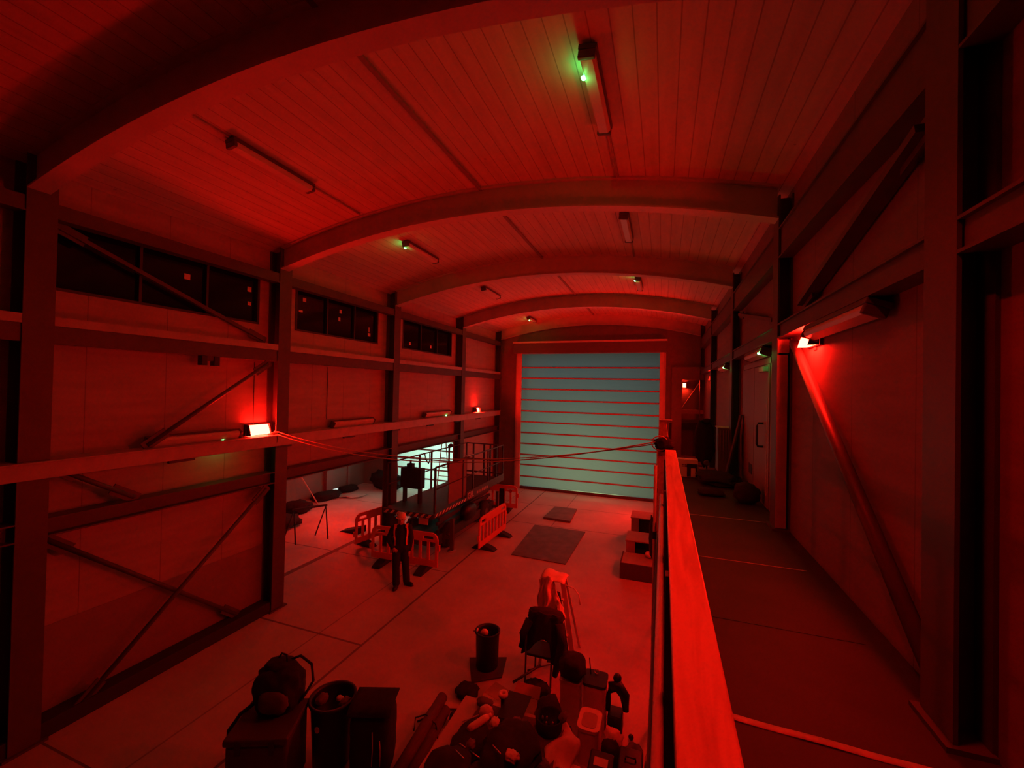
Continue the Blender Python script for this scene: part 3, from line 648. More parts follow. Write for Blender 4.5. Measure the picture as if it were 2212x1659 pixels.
lump('black_bag', 'round black bag lying on the walkway floor beside the pale door', 'bag', (1.36, 8.1, WZ + 0.17), (0.2, 0.2, 0.17), 2, M_DARKFAB)
lump('black_bag', 'flat black bag on the walkway floor between carton and door', 'bag', (0.85, 8.45, WZ + 0.06), (0.22, 0.18, 0.06), 4, M_DARKFAB)
lump('tarpaulin', 'crumpled dark tarpaulin on the walkway below the leaning boards', 'tarpaulin', (1.1, 9.7, WZ + 0.1), (0.38, 0.55, 0.1), 9, M_DARKFAB, amp=0.35)
lump('glove', 'small shiny glove dropped beside the white carton', 'glove', (0.93, 10.3, WZ + 0.3), (0.06, 0.06, 0.06), 6, M_GREYFAB, flat=WZ)
# pale double door in the right wall
dr = thing('door_3', '', '', (RW, 8.9, WZ)); dr['kind'] = 'structure'; del dr['label']; del dr['category']
obj('door_frame', MB().box(RW - 0.03, 7.62, WZ, RW, 7.72, 5.35).box(RW - 0.03, 10.1, WZ, RW, 10.2, 5.35).box(RW - 0.03, 7.62, 5.25, RW, 10.2, 5.35), M_DOORFRAME, dr, bevel=0.005)
leaf = obj('door_leaf', MB().box(RW - 0.045, 7.73, WZ + 0.01, RW, 8.9, 5.24), M_DOOR, dr, bevel=0.008)
obj('pull_handle', MB().tube([(RW - 0.045, 8.12, 4.26), (RW - 0.12, 8.12, 4.26), (RW - 0.14, 8.12, 4.22), (RW - 0.14, 8.12, 3.91), (RW - 0.12, 8.12, 3.87), (RW - 0.045, 8.12, 3.87)], 0.018, 8), M_BLACK, leaf)
obj('edge_strip', MB().box(RW - 0.052, 7.84, WZ + 0.2, RW - 0.045, 7.86, 4.7), M_REFLECT, leaf)
leaf = obj('door_leaf', MB().box(RW - 0.045, 8.92, WZ + 0.01, RW, 10.09, 5.24), M_DOOR, dr, bevel=0.008)
obj('vent', MB().box(RW - 0.055, 9.0, 3.24, RW - 0.0452, 9.3, 3.42), M_BLACK, leaf)
obj('closer', MB().box(RW - 0.12, 7.8, 5.12, RW - 0.0452, 8.15, 5.2), M_STEELPALE, dr, bevel=0.005)

# ------------------------------------------------------------------ floor plates
o = obj('trench_sheet', MB().hexa([(-4.02, 11.45, 0), (-2.43, 11.38, 0), (-2.38, 14.23, 0), (-4.16, 14.26, 0), (-4.02, 11.45, .025), (-2.43, 11.38, .025), (-2.38, 14.23, .025), (-4.16, 14.26, .025)]), M_MAT, loc=(-3.2, 12.8, 0), bevel=0.004); tag(o, 'large dark sheet lying flat on the hall floor in front of the roller door', 'floor plate')
o = obj('trench_sheet', MB().hexa([(-4.08, 15.1, 0), (-3.06, 15.0, 0), (-3.14, 16.64, 0), (-4.03, 16.62, 0), (-4.08, 15.1, .07), (-3.06, 15.0, .07), (-3.14, 16.64, .07), (-4.03, 16.62, .07)]), M_MAT, loc=(-3.6, 15.8, 0), bevel=0.006); tag(o, 'smaller thick dark sheet on the floor nearer the roller door', 'floor plate')

# ------------------------------------------------------------------ crates below the walkway
def crate(lb, x0, y0, x1, y1, h, open_=True):
    t = thing('wooden_crate', lb, 'crate', ((x0 + x1) / 2, (y0 + y1) / 2, 0), group='wooden crates below the walkway')
    k = 0.03; wd = mat('crate_ply', (0.40, 0.33, 0.27), 0.7, vary=0.1); pale = mat('crate_front_ply', (0.40, 0.33, 0.27), 0.7)
    if open_:
        obj('side_panel', MB().box(x0, y0, 0, x0 + k, y1, h), wd, t); obj('side_panel', MB().box(x1 - k, y0, 0, x1, y1, h), wd, t)
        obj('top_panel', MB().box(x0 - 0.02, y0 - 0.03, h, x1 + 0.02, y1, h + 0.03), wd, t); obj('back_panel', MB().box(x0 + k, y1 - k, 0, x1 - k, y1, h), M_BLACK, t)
        xm = x0 + (x1 - x0) * 0.33
        obj('front_board', MB().box(x0 + k, y0, 0.0, xm, y0 + k, h - .001), pale, t); obj('front_sill', MB().box(xm, y0, 0, x1 - k, y0 + k, h * 0.16), pale, t)
        obj('opening_shade', MB().box(xm, y0 + 0.25, 0.0, x1 - k, y0 + 0.27, h - .001), M_BLACK, t)  # black sheet inside the opening paints its shade, as does the black back
    else:
        dk = mat('crate_dark', (0.08, 0.06, 0.06), 0.7)
        obj('front_board', MB().box(x0, y0, 0, x1, y0 + k, h), dk, t); obj('side_panel', MB().box(x0, y0 + k, 0, x0 + k, y1, h), dk, t)
        obj('side_panel', MB().box(x1 - k, y0 + k, 0, x1, y1, h), dk, t); obj('lid', MB().box(x0 + k, y0 + k, h - 0.05, x1 - k, y1, h - 0.02), wd, t)
    return t
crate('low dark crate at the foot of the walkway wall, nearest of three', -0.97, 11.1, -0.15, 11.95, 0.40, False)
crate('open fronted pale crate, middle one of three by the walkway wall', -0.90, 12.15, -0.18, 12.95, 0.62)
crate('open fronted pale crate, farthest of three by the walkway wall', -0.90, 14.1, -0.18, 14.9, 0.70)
lump('crumpled_cloth', 'pale crumpled cloth on the dark crate by the walkway', 'cloth', (-0.28, 11.75, 0.47), (0.1, 0.12, 0.07), 11, M_PALEFAB, flat=0.41)
t = thing('hung_jacket', 'black jacket hanging on a pole outside the walkway, above the crates', 'jacket', (-0.16, 9.3, 1.3))
obj('body', MB().blob(-0.17, 9.3, 1.72, 0.06, 0.2, 0.42, 0.25, 2.5, 12, 3, None, 2.5), M_DARKFAB, t)
obj('strap', MB().tube([(-0.15, 9.12, 2.1), (-0.16, 9.02, 1.8), (-0.14, 8.9, 1.5), (-0.13, 8.85, 1.2)], 0.012, 6), M_GREYFAB, t)
obj('strap', MB().tube([(-0.15, 9.35, 2.1), (-0.13, 9.3, 2.6)], 0.012, 6), M_GREYFAB, t)

# ------------------------------------------------------------------ scissor lift
t = thing('scissor_lift', 'dark scissor lift with striped deck edge and guard rails by the left columns', 'lift', (-6.6, 12.7, 0))
DX0, DX1, DY0, DY1, DZ = -7.42, -5.80, 10.10, 15.40, 1.31
obj('deck', MB().box(DX0, DY0, DZ - 0.05, DX1, DY1, DZ), M_DECK, t, bevel=0.004)
def stripes(axis, a, b, fixed, z0, z1):
    m_ = MB(); P = 0.17; k = 0; sl = 0.10; out = 0.006
    if axis == 'X': m_.box(a, fixed - 0.004, z0, b, fixed + 0.02, z1, M_LIFT)
    else: m_.box(fixed - 0.02, a, z0, fixed + 0.004, b, z1, M_LIFT)
    x = a + 0.03
    while x + P * 0.5 + sl < b:
        if axis == 'X': m_.hexa([(x, fixed - out, z0 + .015), (x + P * .5, fixed - out, z0 + .015), (x + P * .5, fixed - .003, z0 + .015), (x, fixed - .003, z0 + .015), (x + sl, fixed - out, z1 - .015), (x + sl + P * .5, fixed - out, z1 - .015), (x + sl + P * .5, fixed - .003, z1 - .015), (x + sl, fixed - .003, z1 - .015)], M_REFLECT)
        else: m_.hexa([(fixed + out, x, z0 + .015), (fixed + out, x + P * .5, z0 + .015), (fixed + .003, x + P * .5, z0 + .015), (fixed + .003, x, z0 + .015), (fixed + out, x + sl, z1 - .015), (fixed + out, x + sl + P * .5, z1 - .015), (fixed + .003, x + sl + P * .5, z1 - .015), (fixed + .003, x + sl, z1 - .015)], M_REFLECT)
        x += P * 1.15
    return m_
obj('striped_edge', stripes('X', DX0, DX1, DY0 - 0.02, DZ - 0.13, DZ), None, t)
obj('striped_edge', stripes('Y', DY0, DY0 + 2.0, DX1 + 0.02, DZ - 0.11, DZ + 0.0), None, t)
side = obj('side_skirt', MB().box(DX1, DY0 + 2.0, DZ - 0.10, DX1 + 0.02, DY1, DZ + 0.16), M_LIFT, t)
def letter_mesh(txt, size, loc, rot, ext=0.004):
    cu = bpy.data.curves.new('lettering', 'FONT'); cu.body = txt; cu.size = size; cu.extrude = ext
    tmp = bpy.data.objects.new('tmp_lettering', cu); COL.objects.link(tmp)
    bpy.context.view_layer.update(); me = bpy.data.meshes.new_from_object(tmp.evaluated_get(bpy.context.evaluated_depsgraph_get()))
    bpy.data.objects.remove(tmp); bm = bmesh.new(); bm.from_mesh(me)
    bmesh.ops.transform(bm, matrix=Matrix.Translation(loc) @ rot.to_4x4(), verts=bm.verts)
    mb = MB(); mb.bm.free(); mb.bm = bm; return mb
RXP = Matrix(((0, 0, 1), (1, 0, 0), (0, 1, 0)))     # text x -> +Y, text y -> +Z, faces +X
obj('lettering', letter_mesh('GFL', 0.27, Vector((DX1 + 0.026, 12.16, 1.235)), RXP), M_REFLECT, side)
obj('lettering', letter_mesh('access', 0.17, Vector((DX1 + 0.026, 12.85, 1.26)), RXP), M_REFLECT, side) if False else None
m_ = MB()
for k in range(7): m_.box(DX1 + 0.02, 12.86 + k * 0.14, 1.25, DX1 + 0.026, 12.95 + k * 0.14, 1.33 + 0.02 * (k % 2))
obj('worn_print', m_, mat('worn_print', (0.4, 0.36, 0.33), 0.6), side)
def rail(pts, r=0.022): return MB().tube(pts, r, 8)
zr, zm = 2.56, 1.95
for nm, x in (('left', DX0 + 0.03), ('right', DX1 - 0.03)):
    b = MB(); b.tube([(x, DY0 + 0.1, zr), (x, DY1, zr)], 0.022, 8); b.tube([(x, DY0 + 0.1, zm), (x, DY1, zm)], 0.018, 8)
    obj('guard_rail', b, M_LIFT, t)
    for y in (DY0 + 0.1, 11.9, 12.65, 13.9, DY1 - 0.03): obj('rail_post', MB().box(x - 0.025, y - 0.025, DZ, x + 0.025, y + 0.025, zr - .02), M_LIFT, t)
b = MB(); b.tube([(DX0 + .03, DY1 - .03, zr), (DX1 - .03, DY1 - .03, zr)], 0.022, 8); b.tube([(DX0 + .03, DY1 - .03, zm), (DX1 - .03, DY1 - .03, zm)], 0.03, 8); b.tube([(DX0 + .03, DY1 - .03, 1.45), (DX1 - .03, DY1 - .03, 1.45)], 0.03, 8)
obj('guard_rail', b, M_LIFT, t)
for x in (-7.08, -6.62, -6.36, -6.1): obj('rail_post', MB().box(x - 0.03, DY1 - 0.06, DZ, x + 0.03, DY1, zr - .02), M_LIFT, t)
obj('mesh_panel', MB().box(DX1 - 0.045, 11.0, DZ + 0.05, DX1 - 0.03, 12.15, 2.52), mat('mesh_panel_red', (0.20, 0.10, 0.09), 0.7), t)
obj('rail_glint', MB().box(DX1 - 0.10, 12.1, 2.585, DX1 + 0.0, 12.62, 2.60), M_METAL, t)  # bright metal strip added for the glint on the glossy rail corner
cbx = obj('control_box', MB().box(-7.36, 10.8, 1.74, -6.66, 11.05, 2.34), M_BLACK, t, bevel=0.02)
obj('lever_block', MB().box(-7.18, 10.85, 2.342, -7.0, 11.0, 2.46).tube([(-7.09, 10.92, 2.46), (-7.09, 10.92, 2.56)], 0.03, 8), M_BLACK, cbx)
obj('box_stand', MB().box(-7.3, 10.85, DZ, -7.24, 11.0, 1.74).box(-6.78, 10.85, DZ, -6.72, 11.0, 1.74), M_LIFT, t)
obj('hose', MB().tube([(-7.39, 12.2, 2.54), (-7.37, 12.25, 2.35), (-7.36, 12.4, 2.2), (-7.37, 12.5, 2.3), (-7.39, 12.52, 2.54)], 0.02, 8), M_RUBBER, t)
obj('wrapped_rail_end', MB().blob(-7.39, 14.0, 2.6, 0.08, 0.16, 0.08, 0.2, 3, 3, 2), M_DARKFAB, t)
obj('chassis', MB().box(-7.25, 10.7, 0.22, -5.98, 14.9, 0.52), M_LIFT, t, bevel=0.02)
obj('bumper', MB().box(-7.2, 10.5, 0.25, -6.02, 10.7, 0.45), M_LIFT, t, bevel=0.02)
for i in range(3):
    z0 = 0.55 + 0.22 * i
    for x in (-7.1, -6.15):
        obj('scissor_arm', MB().beam((x, 10.9, z0), (x, 14.7, z0 + 0.15), 0.06, 0.09), M_LIFT, t); obj('scissor_arm', MB().beam((x + 0.07, 14.7, z0), (x + 0.07, 10.9, z0 + 0.15), 0.06, 0.09), M_LIFT, t)
for x in (-7.22, -6.02):
    for y in (11.3, 14.0):
        wh = obj('wheel', MB().lathe([(0.12, -0.12), (0.30, -0.11), (0.36, -0.06), (0.36, 0.06), (0.30, 0.11), (0.12, 0.12)], x, y, 0.36, 24, None, Matrix.Rotation(PI / 2, 3, 'Y')), M_RUBBER, t)
        obj('wheel_hub', MB().lathe([(0.115, -0.13), (0.115, 0.13)], x, y, 0.36, 16, None, Matrix.Rotation(PI / 2, 3, 'Y')), M_STEEL, wh)
for x, y in ((-5.72, 11.05), (-7.35, 10.6), (-5.72, 14.6)):
    lg = obj('outrigger', MB().box(x - 0.05, y - 0.05, 0.03, x + 0.05, y + 0.05, 0.95).box(x - 0.2 if x > -7 else x, y - 0.04, 0.34, x if x > -7 else x + .2, y + 0.04, 0.44), M_STEEL if x > -7 else M_LIFT, t, bevel=0.005)
    obj('foot_pad', MB().lathe([(0.13, 0), (0.13, 0.02), (0.05, 0.035)], x, y, 0.0, 16), M_STEELPALE, lg)
obj('white_data_plate', MB().box(-6.5, 10.48, 0.86, -6.2, 10.5, 1.05), M_PAPER, t)
obj('motor_cover', MB().blob(-5.95, 12.6, 0.72, 0.17, 0.42, 0.26, 0.08, 2, 2, 3, None, 3.5), M_BLACK, t)

# ------------------------------------------------------------------ plastic barriers
def barrier_proto(lb, loc, rz, slots=8, L=2.0):
    t = thing('plastic_barrier', lb, 'barrier', loc, rz, 'orange plastic barriers round the lift')
    H0, H1 = 0.13, 1.0; th = 0.025; b = MB(); h = L / 2
    b.prism([(-h, H0), (h, H0), (h, 0.30), (-h, 0.30)], -th, th, 'Y')
    top = [(-h, 0.76), (h, 0.76), (h, 0.86)] + [(h - 0.18 + 0.18 * math.cos(a), 0.82 + 0.18 * math.sin(a)) for a in [i * PI / 16 for i in range(1, 8)]]
    top += [(-x, z) for x, z in reversed(top[2:])]
    # top bar with two hand slots
    b.prism([(-h + .42, 0.76), (h - .42, 0.76), (h - .42, 1.0), (-h + .42, 1.0)], -th, th, 'Y')
    for sg in (-1, 1):
        arc = [(sg * (h - 0.20 + 0.20 * math.cos(a)), 0.80 + 0.20 * math.sin(a)) for a in [i * PI / 16 for i in range(9)]]
        b.prism([(sg * (h - .42), 0.90)] + [(sg * (h - .42), 1.0)] + arc[::-1][1:4] + [(sg * (h - 0.14), 0.90)], -th, th, 'Y')
        b.prism([(sg * (h - .42), 0.76), (sg * (h - .42), 0.82), (sg * (h - .12), 0.82), (sg * (h - 0.12), 0.76)], -th, th, 'Y')
        b.prism([(sg * (h - .12), 0.76), (sg * (h - .14), 0.90)] + arc[::-1][3:] + [(sg * h, 0.76)], -th, th, 'Y')
    n = slots; wbar = 0.075
    for i in range(n + 1):
        x = -h + wbar / 2 + (L - wbar) * i / n
        b.prism([(x - wbar / 2, 0.29), (x + wbar / 2, 0.29), (x + wbar / 2, 0.77), (x - wbar / 2, 0.77)], -th, th, 'Y')
    b.box(-h - 0.05, -0.035, 0.35, -h, 0.035, 0.5); b.box(h, -0.035, 0.55, h + 0.05, 0.035, 0.7)
    obj('panel', b, M_ORANGEPL, t, world=False, bevel=0.008)
    for x in (-h * 0.62, h * 0.62):
        f = MB(); f.prism([(-0.38, 0), (0.38, 0), (0.30, 0.06), (0.09, 0.13), (-0.09, 0.13), (-0.30, 0.06)], x - 0.12, x + 0.12, 'X')
        obj('foot', f, M_RUBBER, t, world=False, bevel=0.01)
    return t
b0 = barrier_proto('orange barrier standing behind the person in the hard hat', (-6.38, 9.60, 0), R(2))
dup(b0, (-8.22, 11.1, 0), R(80), 'orange barrier at the left, behind and beside the steel column')
dup(b0, (-4.90, 12.2, 0), R(88), 'orange barrier beside the lift, seen end on from the right')
t = dup(b0, (-6.25, 15.45, 0), R(6), 'far orange barrier with a black panel behind the lift')
obj('black_panel', MB().box(0.28, -0.045, 0.2, 0.48, -0.03, 0.86), M_BLACK, t, world=False)
obj('disc', MB().lathe([(0.07, 0.0), (0.07, 0.02)], 0.72, -0.03, 0.78, 16, None, Matrix.Rotation(PI / 2, 3, 'X')), mat('worn_orange', (0.45, 0.08, 0.03), 0.6), t, world=False)

# ------------------------------------------------------------------ person
def capsule(mb, p, q, r1, r2, sx=1.0, n=14):
    p, q = Vector(p), Vector(q); pts, rad = [], []
    d = (q - p); L = max(d.length, 1e-4); d = d / L
    for a in (-80, -50, -20): pts.append(p + d * r1 * math.sin(R(a))); rad.append(r1 * math.cos(R(a)))
    for k in (0.0, 0.33, 0.66, 1.0): pts.append(p.lerp(q, k)); rad.append(r1 + (r2 - r1) * k)
    for a in (20, 50, 80): pts.append(q + d * r2 * math.sin(R(a))); rad.append(r2 * math.cos(R(a)))
    mb.tube(pts, 1, n, radii=rad)
def ellipsoid(mb, c_, r_): mb.blob(c_[0], c_[1], c_[2], r_[0], r_[1], r_[2], 0, 1, 0, 3)
def remesh(o, vs, sm=3):
    r = o.modifiers.new('remesh', 'REMESH'); r.mode = 'VOXEL'; r.voxel_size = vs; r.use_smooth_shade = True
    k = o.modifiers.new('smooth', 'SMOOTH'); k.iterations = sm; k.factor = 0.5
P = thing('person', 'person in hard hat, dark overalls and open hi-vis vest standing by the barriers', 'person', (-5.80, 8.60, 0), R(30))
# joints, facing local -Y; +x is on the right of the picture
J = dict(pel=(0, 0, .95), wai=(0, .0, 1.10), che=(0, .01, 1.30), nec=(0, 0, 1.47), hea=(0.0, -.02, 1.60),
 shL=(-.18, .01, 1.40), elL=(-.29, .04, 1.14), waL=(-.17, -.13, 0.98), haL=(-.12, -.17, 0.95),
 shR=(.18, .01, 1.40), elR=(.23, .05, 1.13), waR=(.20, -.02, .89), haR=(.19, -.04, .82),
 hiL=(-.09, 0, .92), knL=(-.10, -.03, .50), anL=(-.09, .0, .10), hiR=(.09, 0, .92), knR=(.12, .02, .50), anR=(.14, .12, .10))
def limbs(mb, g, hands=False):
    def c2(a, b, r1, r2): capsule(mb, J[a], J[b], r1 + g, r2 + g)
    capsule(mb, (-.07, 0, .96), (.07, 0, .96), .125 + g, .125 + g); capsule(mb, (-.06, 0, 1.12), (.06, 0, 1.12), .105 + g, .105 + g); capsule(mb, (-.09, .01, 1.30), (.09, .01, 1.30), .105 + g, .105 + g)
    capsule(mb, (0, 0, .95), (0, 0, 1.32), .12 + g, .12 + g); capsule(mb, (-.14, .01, 1.39), (.14, .01, 1.39), .065 + g, .065 + g)
    for sd in 'LR':
        c2('sh' + sd, 'el' + sd, .052, .042); c2('el' + sd, 'wa' + sd, .041, .028); c2('hi' + sd, 'kn' + sd, .085, .058); c2('kn' + sd, 'an' + sd, .055, .042)
b = MB(); limbs(b, 0.0)
capsule(b, (0, 0, 1.38), (0, -.01, 1.52), .058, .052)
ellipsoid(b, (0, -.015, 1.615), (.075, .092, .105)); ellipsoid(b, (0, -.045, 1.555), (.052, .06, .05))
ellipsoid(b, (0, -.112, 1.595), (.014, .022, .022)); capsule(b, (0, -.1, 1.62), (0, -.113, 1.60), .009, .012)
ellipsoid(b, (-.078, .0, 1.605), (.012, .02, .03)); ellipsoid(b, (.078, .0, 1.605), (.012, .02, .03))
ellipsoid(b, (0, -.1, 1.558), (.025, .01, .008))
for sd, sg in (('L', -1), ('R', 1)):
    w_ = Vector(J['wa' + sd]); h_ = Vector(J['ha' + sd]); d = (h_ - w_).normalized(); side_ = Vector((0.3 * sg, 0.9, 0.1)).cross(d).normalized()
    ax = d.cross(side_).normalized()
    capsule(b, w_, h_ + d * 0.01, .030, .034)
    for k in range(4):
        o_ = side_ * (k - 1.5) * 0.019; ln = (0.060, 0.072, 0.068, 0.052)[k]
        k0 = h_ + d * 0.02 + o_; k1 = k0 + d * ln * 0.55; k2 = k1 + (d * 0.75 + ax * 0.6 * sg).normalized() * ln * 0.5
        capsule(b, k0, k1, .0095, .0085, n=8); capsule(b, k1, k2, .0085, .007, n=8)
    tb = w_.lerp(h_, 0.45) + side_ * 0.028; capsule(b, tb, tb + (d + side_ * 0.9).normalized() * 0.055, .011, .009, n=8)
body = obj('body', b, M_SKIN, P, world=False); remesh(body, 0.008, 2)
b = MB(); limbs(b, 0.016)
capsule(b, (0, .0, 1.40), (0, -.0, 1.475), .078, .066)
for sd in 'LR':
    a_ = Vector(J['an' + sd]); capsule(b, J['kn' + sd], a_, .085, .085); capsule(b, J['hi' + sd], J['kn' + sd], .112, .088); capsule(b, Vector(J['sh' + sd]), Vector(J['el' + sd]), .078, .068); capsule(b, Vector(J['el' + sd]), Vector(J['el' + sd]).lerp(Vector(J['wa' + sd]), .8), .066, .052)
ov = obj('overalls', b, M_NAVY, P, world=False); remesh(ov, 0.012, 3)
for sg, a_ in ((-1, J['anL']), (1, J['anR'])):
    a_ = Vector(a_); b = MB(); dirf = Vector((-0.15, -1, 0)).normalized() if sg < 0 else Vector((0.75, -0.65, 0)).normalized()
    capsule(b, (a_.x, a_.y, .055), Vector((a_.x, a_.y, .045)) + dirf * .17, .053, .043); capsule(b, (a_.x, a_.y, .07), (a_.x, a_.y, .17), .056, .06)
    b.blob(a_.x + dirf.x * 0.075, a_.y + dirf.y * 0.075, 0.018, 0.06, 0.15, 0.018, 0, 1, 0, 2, None, 3, math.atan2(-dirf.x, dirf.y))
    o = obj('boot', b, M_BLACK, P, world=False); remesh(o, 0.010, 2)
for o_ in ((-.028, -.097, 1.622), (.028, -.097, 1.622)):
    obj('eye', MB().lathe([(0.001, -.008), (.009, -.004), (.009, .004), (0.001, .008)], o_[0], o_[1], o_[2], 10), mat('eye_dark', (0.05, 0.03, 0.03), 0.2), P, world=False)
obj('hair', MB().blob(0, .02, 1.60, .083, .085, .085, .06, 3, 1, 3, None, 2, 0, 1.555), M_HAIR, P, world=False)
hh = MB(); prof = [(.004, .125), (.05, .118), (.085, .095), (.106, .06), (.113, .02), (.113, .0)]
hh.lathe([(r * 0.94, z) for r, z in prof][::-1], 0, -.01, 1.655, 24); hh.lathe([(.112, 0), (.126, -.003), (.128, -.008), (.112, -.008)], 0, -.01, 1.658, 24)
hh.prism([(-.07, -.105), (-.055, -.15), (0, -.165), (.055, -.15), (.07, -.105)], 1.650, 1.657, 'Z')
hat = obj('hard_hat', hh, mat('hard_hat_white', (0.88, 0.86, 0.84), 0.35), P, world=False)
# open hi-vis vest: two narrow front panels, shoulders and a back panel with reflective bands
def strip(fn, th, m): return obj('vest_panel', MB().sheet(fn, 14, 4, th), m, P, world=False)
def front(sg): return lambda u, v: (sg * (0.125 + 0.035 * v + 0.01 * math.sin(u * 6)), -0.142 + 0.03 * v - 0.006 * math.sin(u * 9) + 0.012 * u, 1.45 - 0.42 * u)
for sg in (-1, 1):
    pn = strip(front(sg), 0.006, M_ORANGEFAB)
    obj('reflective_band', MB().sheet(lambda u, v: Vector(front(sg)(0.55 + 0.12 * u, v)) + Vector((0, -0.005, 0)), 2, 2, 0.002), M_REFLECT, pn, world=False)
    strip((lambda s_: lambda u, v: (s_ * (0.10 + 0.06 * v), -0.13 + 0.27 * u, 1.452 + 0.035 * math.sin(u * PI) - 0.02 * v))(sg), 0.006, M_ORANGEFAB)
bp_ = strip(lambda u, v: (-0.17 + 0.34 * v, 0.15 + 0.008 * math.sin(v * 9), 1.45 - 0.45 * u), 0.006, M_ORANGEFAB)

# ------------------------------------------------------------------ annex: clutter along its wall
t = thing('folding_trestle', 'folding trestle frame standing in the annex beside the rope column', 'trestle', (-10.4, 10.0, 0))
for k, (dx, dy) in enumerate(((0, 0), (0.5, 0.75))):
    obj('leg_pair', MB().tube([(-10.75 + dx, 9.75 + dy, 0.02), (-10.45 + dx, 9.85 + dy, 0.95), (-10.15 + dx, 9.65 + dy, 0.02)], 0.022, 8), M_DARKMET, t)
obj('top_bar', MB().beam((-10.45, 9.8, 0.97), (-9.95, 10.65, 0.97), 0.08, 0.05), M_DARKMET, t)
o = obj('leaning_batten', MB().beam((-12.7, 13.15, 0.02), (-13.6, 12.65, 1.75), 0.05, 0.03), mat('pale_timber', (0.7, 0.6, 0.48), 0.6), loc=(-12.7, 13.15, 0)); tag(o, 'pale timber batten leaning against the annex wall', 'timber')
for k, (x, y, rx, ry, rz, lb) in enumerate(((-12.8, 12.2, .5, .45, .22, 'dark heap of sheeting along the annex wall, nearest the trestle'), (-13.2, 14.1, .4, .7, .16, 'dark heap of sheeting at the foot of the leaning batten'), (-13.3, 15.5, .3, .5, .14, 'dark roll of sheeting below the grey annex door'), (-12.0, 16.5, .8, .35, .45, 'large dark heap in the annex corner by its roller door'), (-11.9, 10.7, .5, .6, .2, 'dark bag heap on the annex floor behind the trestle'))):
    lump('sheeting_heap', lb, 'heap', (x, y, rz * .8), (rx, ry, rz), 20 + k, M_DARKFAB, amp=0.3, flat=0.0, group='dark heaps in the annex')
o = obj('paper_sheet', MB().sheet(lambda u, v: (-12.75 + u * 0.75, 14.35 + v * 0.7 + 0.2 * u, 0.03 + 0.05 * math.sin(u * 5) ** 2), 8, 6, 0.008), M_PAPER, loc=(-12.4, 14.7, 0)); tag(o, 'bright curled sheet of paper on the annex floor', 'paper')
t = thing('wheel_chock', 'dark wedge on the annex floor beside the left barrier', 'wedge', (-9.5, 11.3, 0))
obj('wedge', MB().prism([(-9.85, 0), (-9.1, 0), (-9.1, 0.2)], 11.1, 11.5, 'Y'), M_RUBBER, t)
obj('handle', MB().tube([(-9.12, 11.3, 0.19), (-9.05, 11.3, 0.28), (-8.98, 11.3, 0.2)], 0.012, 6), M_DARKMET, t)
def aframe(lb, x, y, h, w_):
    t = thing('red_step_frame', lb, 'frame', (x, y, 0), group='red frames before the annex roller door'); rm = mat('red_frame_paint', (0.5, 0.06, 0.05), 0.5)
    for sg in (-1, 1): obj('leg', MB().tube([(x + sg * w_, y, 0), (x + sg * w_ * 0.25, y, h)], 0.022, 8), rm, t)
    if lb.startswith('tall'): obj('loose_cable', MB().tube([(-9.3, 16.68, 1.25), (-9.1, 16.66, 1.2), (-8.9, 16.66, 1.27), (-8.7, 16.68, 1.45)], 0.012, 6), M_RUBBER, t)
    for k in range(1, 6): obj('rung', MB().tube([(x - w_ * (1 - .75 * k / 6), y, h * k / 6), (x + w_ * (1 - .75 * k / 6), y, h * k / 6)], 0.015, 6), rm, t)
aframe('tall red step frame in front of the annex roller door, right hand one', -9.15, 16.7, 2.45, 0.34)
aframe('red step frame at the left edge of the annex roller door', -11.85, 16.9, 1.9, 0.25)

# ------------------------------------------------------------------ foreground: black drum, stepladder, chair with jacket
o = obj('base_board', MB().hexa([(-2.83, 6.25, 0), (-2.42, 6.55, 0), (-2.52, 7.05, 0), (-3.12, 6.80, 0), (-2.83, 6.25, .03), (-2.42, 6.55, .03), (-2.52, 7.05, .03), (-3.12, 6.80, .03)]), mat('dark_board', (0.09, 0.07, 0.06), 0.8), loc=(-2.75, 6.68, 0), bevel=0.004); tag(o, 'dark board on the floor under the small black bin', 'board')
t = thing('black_bin', 'small black bin standing alone on a dark board in mid floor', 'bin', (-2.75, 6.70, 0.031))
obj('body', MB().lathe([(.17, .031), (.185, .05), (.20, .60), (.215, .61), (.215, .64), (.19, .64), (.185, .60), (.165, .30), (.02, .30)], -2.75, 6.70, 0, 28, cap=False), M_BLACK, t)
obj('rag', MB().blob(-2.80, 6.68, .60, .07, .06, .05, .3, 3, 4, 2), M_PALEFAB, t)
obj('rim_clip', MB().box(-2.98, 6.62, .60, -2.92, 6.70, .63), M_PALEFAB, t)
t = thing('stepladder', 'stepladder draped with a white cloth, standing behind the jacket chair', 'ladder', (-1.6, 7.2, 0))
al = mat('ladder_alloy', (0.62, 0.58, 0.55), 0.45)
for (p, q, wd) in (((-1.34, 7.16, 0), (-1.60, 7.30, 1.42), .085), ((-1.92, 7.05, 0), (-1.84, 7.25, 1.42), .05), ((-1.38, 7.85, 0), (-1.58, 7.45, 1.40), .04), ((-1.95, 7.80, 0), (-1.86, 7.42, 1.40), .04)):
    obj('stile', MB().beam(p, q, .03, wd, (1, 0, 0)), al, t)
for k in range(1, 5):
    z = k * 0.28; f_ = z / 1.42; obj('tread', MB().box(-1.92 + .08 * f_ + .02, 7.05 + .2 * f_, z - .015, -1.34 - .26 * f_ - .02, 7.15 + .2 * f_, z + .015), al, t)
obj('platform', MB().box(-1.88, 7.22, 1.42, -1.56, 7.48, 1.45), al, t, bevel=0.005)
obj('hoop', MB().tube([(-1.58, 7.3, 1.36), (-1.40, 7.3, 1.32), (-1.31, 7.28, 1.24), (-1.28, 7.26, 1.08)], .010, 8), al, t)
